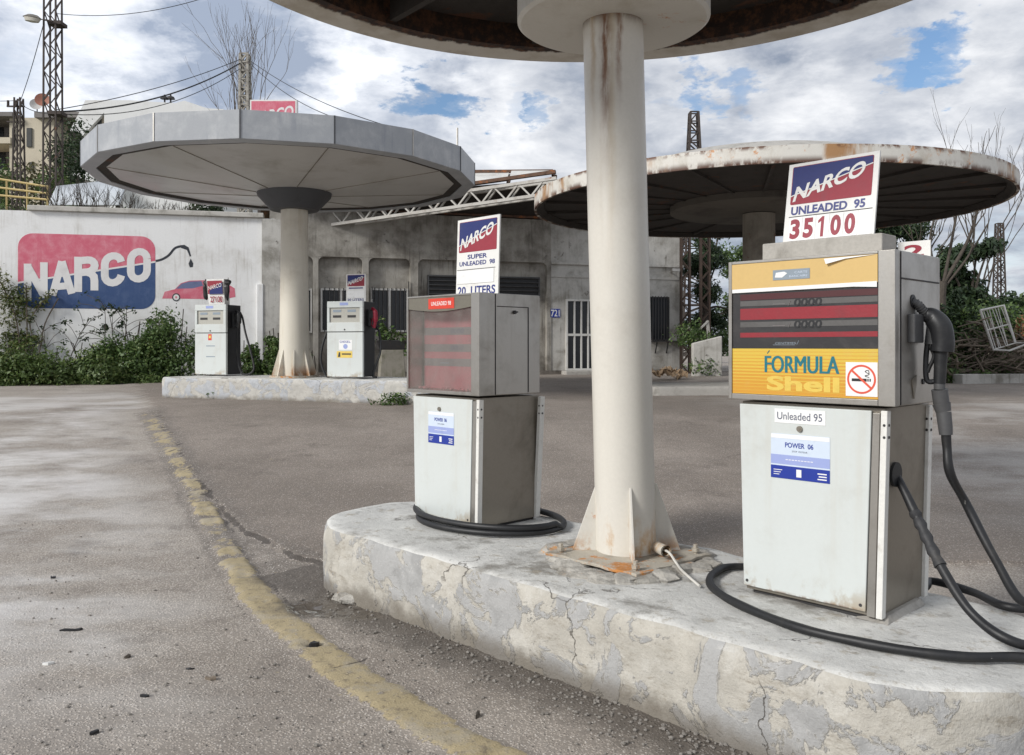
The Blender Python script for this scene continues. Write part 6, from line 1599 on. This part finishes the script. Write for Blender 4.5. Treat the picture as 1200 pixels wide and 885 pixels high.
for x0_, x1_, y0, y1 in ((-12, 4, 143, 160), (-14, 6, 176, 199), (-60, -40, 143, 160), (-60, -38, 176, 199)): prism_px([(x0_, y0), (x1_, y0), (x1_, y1), (x0_, y1)], 62.44, .05, 'dark_glass', ab, 'window')
for x0_, x1_, y0, y1 in ((31, 37, 150, 172), (34, 39, 190, 201), (14, 17, 150, 172)): prism_px([(x0_, y0), (x1_, y0), (x1_, y1), (x0_, y1)], 59.9, .09, 'shutter', ab, 'shutter')
def dish(lab, px, py, d, r_, mat):
    t = thing('satellite_dish', lab, 'dish', P(px, py, d), 0, 'satellite dishes on the apartment roof'); g = MB(); g.lathe([(0, 0), (r_*.5, .06*r_), (r_, .28*r_), (r_*.99, .30*r_), (r_*.5, .10*r_), (0.0, .05*r_)], 20)
    g.build('bowl', M[mat], t, xf=Matrix.Rotation(R(20), 4, 'Z') @ Matrix.Rotation(R(75), 4, 'X')); g = MB(); g.tube([(0, .1, -.1), (0, .15, -.95)], .04, 6); g.build('mast', M['iron'], t)
dish('pale grey satellite dish on the apartment roof, left of the reddish one', 42.5, 123, 61, .42, 'dish'); dish('reddish satellite dish on the apartment roof beside the pylon', 50, 118, 60.5, .5, 'dish_red')
# sign box standing up behind the faceted canopy
q_ = P(321, 131, 31); ss = thing('sign_box', 'pink red sign box with white edge rising behind the faceted canopy', 'sign', Vector((q_.x, q_.y, hz_(q_.x, q_.y)))); L = lambda px, py: P(px, py, 31) - ss.location
a, b_ = L(293, 150), L(347.5, 117); g = MB(); g.box(a.x, b_.x, 0, .25, a.z, b_.z); g.build('case', M['sign_white'], ss, smooth=0)
g = MB(); g.box(a.x+.05, b_.x-.05, -.006, -.001, (a.z+b_.z)/2 - .1, b_.z-.05); g.build('face', M['mural_pink'], ss, smooth=0); g = MB(); g.box(a.x+.05, b_.x-.05, -.006, -.001, a.z+.05, (a.z+b_.z)/2 - .102); g.build('face', M['mural_blue'], ss, smooth=0)
lettering('NARCO', M['mural_white'], ss, a.x+.10, a.z+.12, (b_.x-a.x)*.88, .42, -.010, bold=.03, slope=.20)
for x_ in (a.x+.3, b_.x-.3): g = MB(); g.bar((x_, .12, -.4), (x_, .12, a.z), .1); g.build('post', M['pylon'], ss)
# yellow railing, pale sheet and scrub on top of the wall
b0_ = P(0, 235, 27); rl = thing('yellow_railing', 'faded yellow pipe railing on the bank above the wall', 'railing', Vector((b0_.x, b0_.y, hz_(b0_.x, b0_.y)-.1))); L = lambda px, py, d: P(px, py, d) - rl.location
for off_ in (0, 10, 19): g = MB(); g.tube([L(-60, 204+off_, 27.4), L(0, 210+off_, 27), L(57, 219+off_*.8, 26.6)], .035, 6); g.build('rail', M['railing_yellow'], rl)
for px in (-50, -20, 8, 32, 56): a = L(px, 211 + px*.16, 27 - px*.007); g = MB(); g.tube([(a.x, a.y, -.1), tuple(a)], .03, 6); g.build('post', M['railing_yellow'], rl)
b0_ = P(100, 245, 28); sh = thing('sheet_shed', 'pale corrugated lean-to roof behind the wall coping', 'shed', Vector((b0_.x, b0_.y, hz_(b0_.x, b0_.y)-.2))); L = lambda px, py, d: P(px, py, d) - sh.location
g = MB(); n_ = 40
for k in range(n_+1):
    f = k/n_; a = lerp(L(66, 218, 29.5), L(150, 209, 29.5), f); b_ = lerp(L(56, 240, 27.4), L(140, 240, 27.4), f); dz = .05*math.sin(k*math.pi/1.0*.5*2); g.v += [tuple(a + Vector((0, 0, dz))), tuple(b_ + Vector((0, 0, dz)))]
for k in range(n_): g.face((2*k, 2*k+1, 2*k+3, 2*k+2))
so = g.build('roof', M['tarp'], sh); so.modifiers.new('thick', 'SOLIDIFY').thickness = .03
for px in (58, 138): a = L(px, 241, 27.5); g = MB(); g.bar((a.x, a.y, -.3), tuple(a), .1); g.build('post', M['bark'], sh)
sc = [(20, 238, 26, 'dry leafless shrub above the wall left of the pylon'), (72, 206, 26, 'dry leafless shrub growing beside the foot of the pylon'), (98, 210, 26.5, 'dry leafless shrub in front of the corrugated lean-to'),
      (122, 215, 26.5, 'dry leafless shrub above the middle of the wall coping'), (150, 222, 27, 'dry leafless shrub left of the faceted canopy underside'), (186, 232, 27, 'low dry shrub on the coping under the faceted canopy'), (215, 236, 27.5, 'lowest dry shrub above the painted car')]
for i, (px, ty, d, lab) in enumerate(sc):
    b0_ = P(px, 250, d); bz_ = hz_(b0_.x, b0_.y) - .15; t, tips = bare_tree('dry_shrub', lab, Vector((b0_.x, b0_.y, bz_)), (EYE + (HY-ty)/FPX*d - bz_)*1.10, 8, .026, 90+i, 'bark', .45, 3, 'dry shrubs above the wall', fan=.7)
    leaf_mesh('foliage', [((0, 0, .35), (.55, .3, .3)), ((.3, .1, .5), (.5, .3, .3)), ((-.5, .2, .4), (.5, .3, .35))], 620, .08, M['leaf_dry'] if i % 2 else M['leaf'], t, 100+i)
for px, ty, d, w_, lab, sd in ((82, 142, 44, 1.0, 'tall narrow dark cypress-like shrub beside the white house', 1), (72, 168, 42, .9, 'dark climbing shrub in front of the beige block', 2), (95, 165, 43, .8, 'dark shrub under the angled eaves of the white house', 3), (8, 196, 40, 1.4, 'dark rounded shrub below the balconies', 4), (48, 196, 40, 1.3, 'yellow green shrub between the pylon and the beige block', 5), (70, 205, 38, 1.0, 'olive shrub at the foot of the tall pylon', 6), (250, 240, 34, 1.0, 'small shrub under the shadow of the faceted canopy', 7)):
    b0_ = P(px, 240, d); bz_ = hz_(b0_.x, b0_.y) - .2; H = EYE + (HY-ty)/FPX*d - bz_
    t = thing('hill_shrub', lab, 'shrub', Vector((b0_.x, b0_.y, bz_)), 0, 'shrubs on the hill'); k = max(3, int(H/ .7))
    leaf_mesh('foliage', [((.25*w_*math.sin(j*2.1), .2*math.cos(j), H*(j+.5)/k), (w_*.7, w_*.6, H/k*.75)) for j in range(k)], 1500, .16, M['leaf_dry' if sd in (5,) else 'leaf' if sd in (6, 4) else 'leaf_dark'], t, 120+sd)
    g = MB(); g.tube([(0, 0, 0), (0, 0, H*.6)], .06, 6); g.build('trunk', M['bark'], t)
b0_ = gb(1196, 60); fb = thing('cream_building', 'corner of a distant cream building at the right edge', 'building', Vector((b0_.x, b0_.y, b0_.z - .1)))
prism_px([(1187, 378), (1230, 374), (1230, 420), (1187, 420)], 60, 6, 'beige', fb, 'wall'); prism_px([(1190, 369), (1230, 366), (1230, 373.5), (1190, 377.5)], 60.5, 5, 'sticker_yellow' if False else 'beige', fb, 'roof')

# a far line of scrub closes the view beyond the forecourt at the right
rng = np.random.RandomState(6)
tag(leaf_mesh('distant_scrub', [((x_, 75 + rng.uniform(-4, 4), .65 + .9), (2.2, 1.5, .9 + .7*rng.rand())) for x_ in np.arange(14, 110, 2.4)], 9000, .42, M['leaf_dark'], None, 66), kind='stuff')
# ------------------------------------------------------------------ small litter on the tarmac
def chip(name, lab, cat, px, py, sx, sy, h, rot, mat, seed, group=None):
    c = G(px, py); sx, sy, h = sx*.8, sy*.8, h*.6; g = MB(); n_ = 9; rng = random.Random(seed); a = [(math.cos(2*math.pi*k/n_)*sx*rng.uniform(.6, 1.1), math.sin(2*math.pi*k/n_)*sy*rng.uniform(.6, 1.1)) for k in range(n_)]
    g.slabxy(a, 0.0, h); g.v = [(x, y, z + (rng.uniform(0, h) if z > 0 else 0)) for x, y, z in g.v]; o = g.build(name, M[mat], smooth=0); o.location = c + Vector((0, 0, -.002)); o.rotation_euler = (0, 0, rot); return tag(o, lab, cat, group)
chip('stick', 'dark charred stick lying on the tarmac at the lower left', 'stick', 85, 739, .085, .014, .014, R(12), 'black', 1)
chip('paper_scrap', 'small white paper scrap below the charred stick', 'paper', 56, 778, .035, .022, .012, .3, 'paper', 2)
chip('dead_leaf', 'black curled leaf nearest the lower left corner', 'leaf', 111, 859, .026, .014, .012, .8, 'black', 3, 'dead leaves on the tarmac')
chip('dead_leaf', 'dark curled leaf right of the white paper scrap', 'leaf', 170, 817, .03, .018, .014, .2, 'black', 4, 'dead leaves on the tarmac')
chip('dead_leaf', 'dark leaf with a pale edge nearer the yellow line', 'leaf', 247, 796, .036, .016, .012, -.2, 'stick', 5, 'dead leaves on the tarmac')
chip('dead_leaf', 'small dark leaf between the charred stick and the yellow line', 'leaf', 222, 785, .03, .009, .010, .1, 'black', 6, 'dead leaves on the tarmac')
chip('dead_leaf', 'dark leaf crumb far up the tarmac behind the charred stick', 'leaf', 62, 677, .03, .016, .012, .1, 'black', 7, 'dead leaves on the tarmac')
chip('dead_leaf', 'dark leaf pair beside the stained patch of tarmac', 'leaf', 150, 770, .028, .02, .012, 1.1, 'bark', 8, 'dead leaves on the tarmac')
chip('stick', 'stubby dark peg of wood beside the yellow line near the island', 'stick', 560, 840, .035, .012, .02, 1.3, 'bark', 9)
chip('broken_kerb_piece', 'loose chip of stone sitting in the hole of the yellow line', 'stone', 368, 757, .04, .03, .02, .5, 'black', 10)
chip('plastic_bag', 'crumpled white plastic bag in the grass below the emblem', 'bag', 108, 437, .22, .14, .16, .2, 'paper', 11, 'white bags in the grass')
chip('plastic_bag', 'small white plastic bag in the grass left of the tall shrub', 'bag', 22, 440, .16, .10, .10, .4, 'paper', 12, 'white bags in the grass')
rng = random.Random(44); g = MB()
for k in range(700):
    if rng.random() < .6:
        px = rng.uniform(380, 880); f = (px-380)/500; py = 695 + f*190 + abs(rng.gauss(0, 28)) - 6
    else: px, py = rng.uniform(20, 560), rng.uniform(600, 884)
    if py > 890: continue
    c = G(px, py); s = rng.uniform(.003, .010); rock(g, (c.x, c.y, c.z + s*.2), (s*1.2, s, s*.7), k, 5)
tag(g.build('gravel', weathered('gravel', (.26, .24, .215), (.10, .09, .08), .6, 30, .9), smooth=0), kind='stuff')
# tufts growing at the foot of the farther island
for i, (px, py, w_, lab) in enumerate(((254, 469, .22, 'small weed tuft at the foot of the farther island, under the left slim pump'), (459, 477, .30, 'weed tuft at the foot of the farther island beside the near pump'))):
    c = G(px, py); t = thing('weed_tuft', lab, 'weed', c, 0, 'weed tufts at the farther island'); leaf_mesh('foliage', [((0, 0, .10), (w_, .1, .10)), ((.1, 0, .17), (w_*.5, .08, .08))], 260, .055, M['leaf'], t, 140+i)
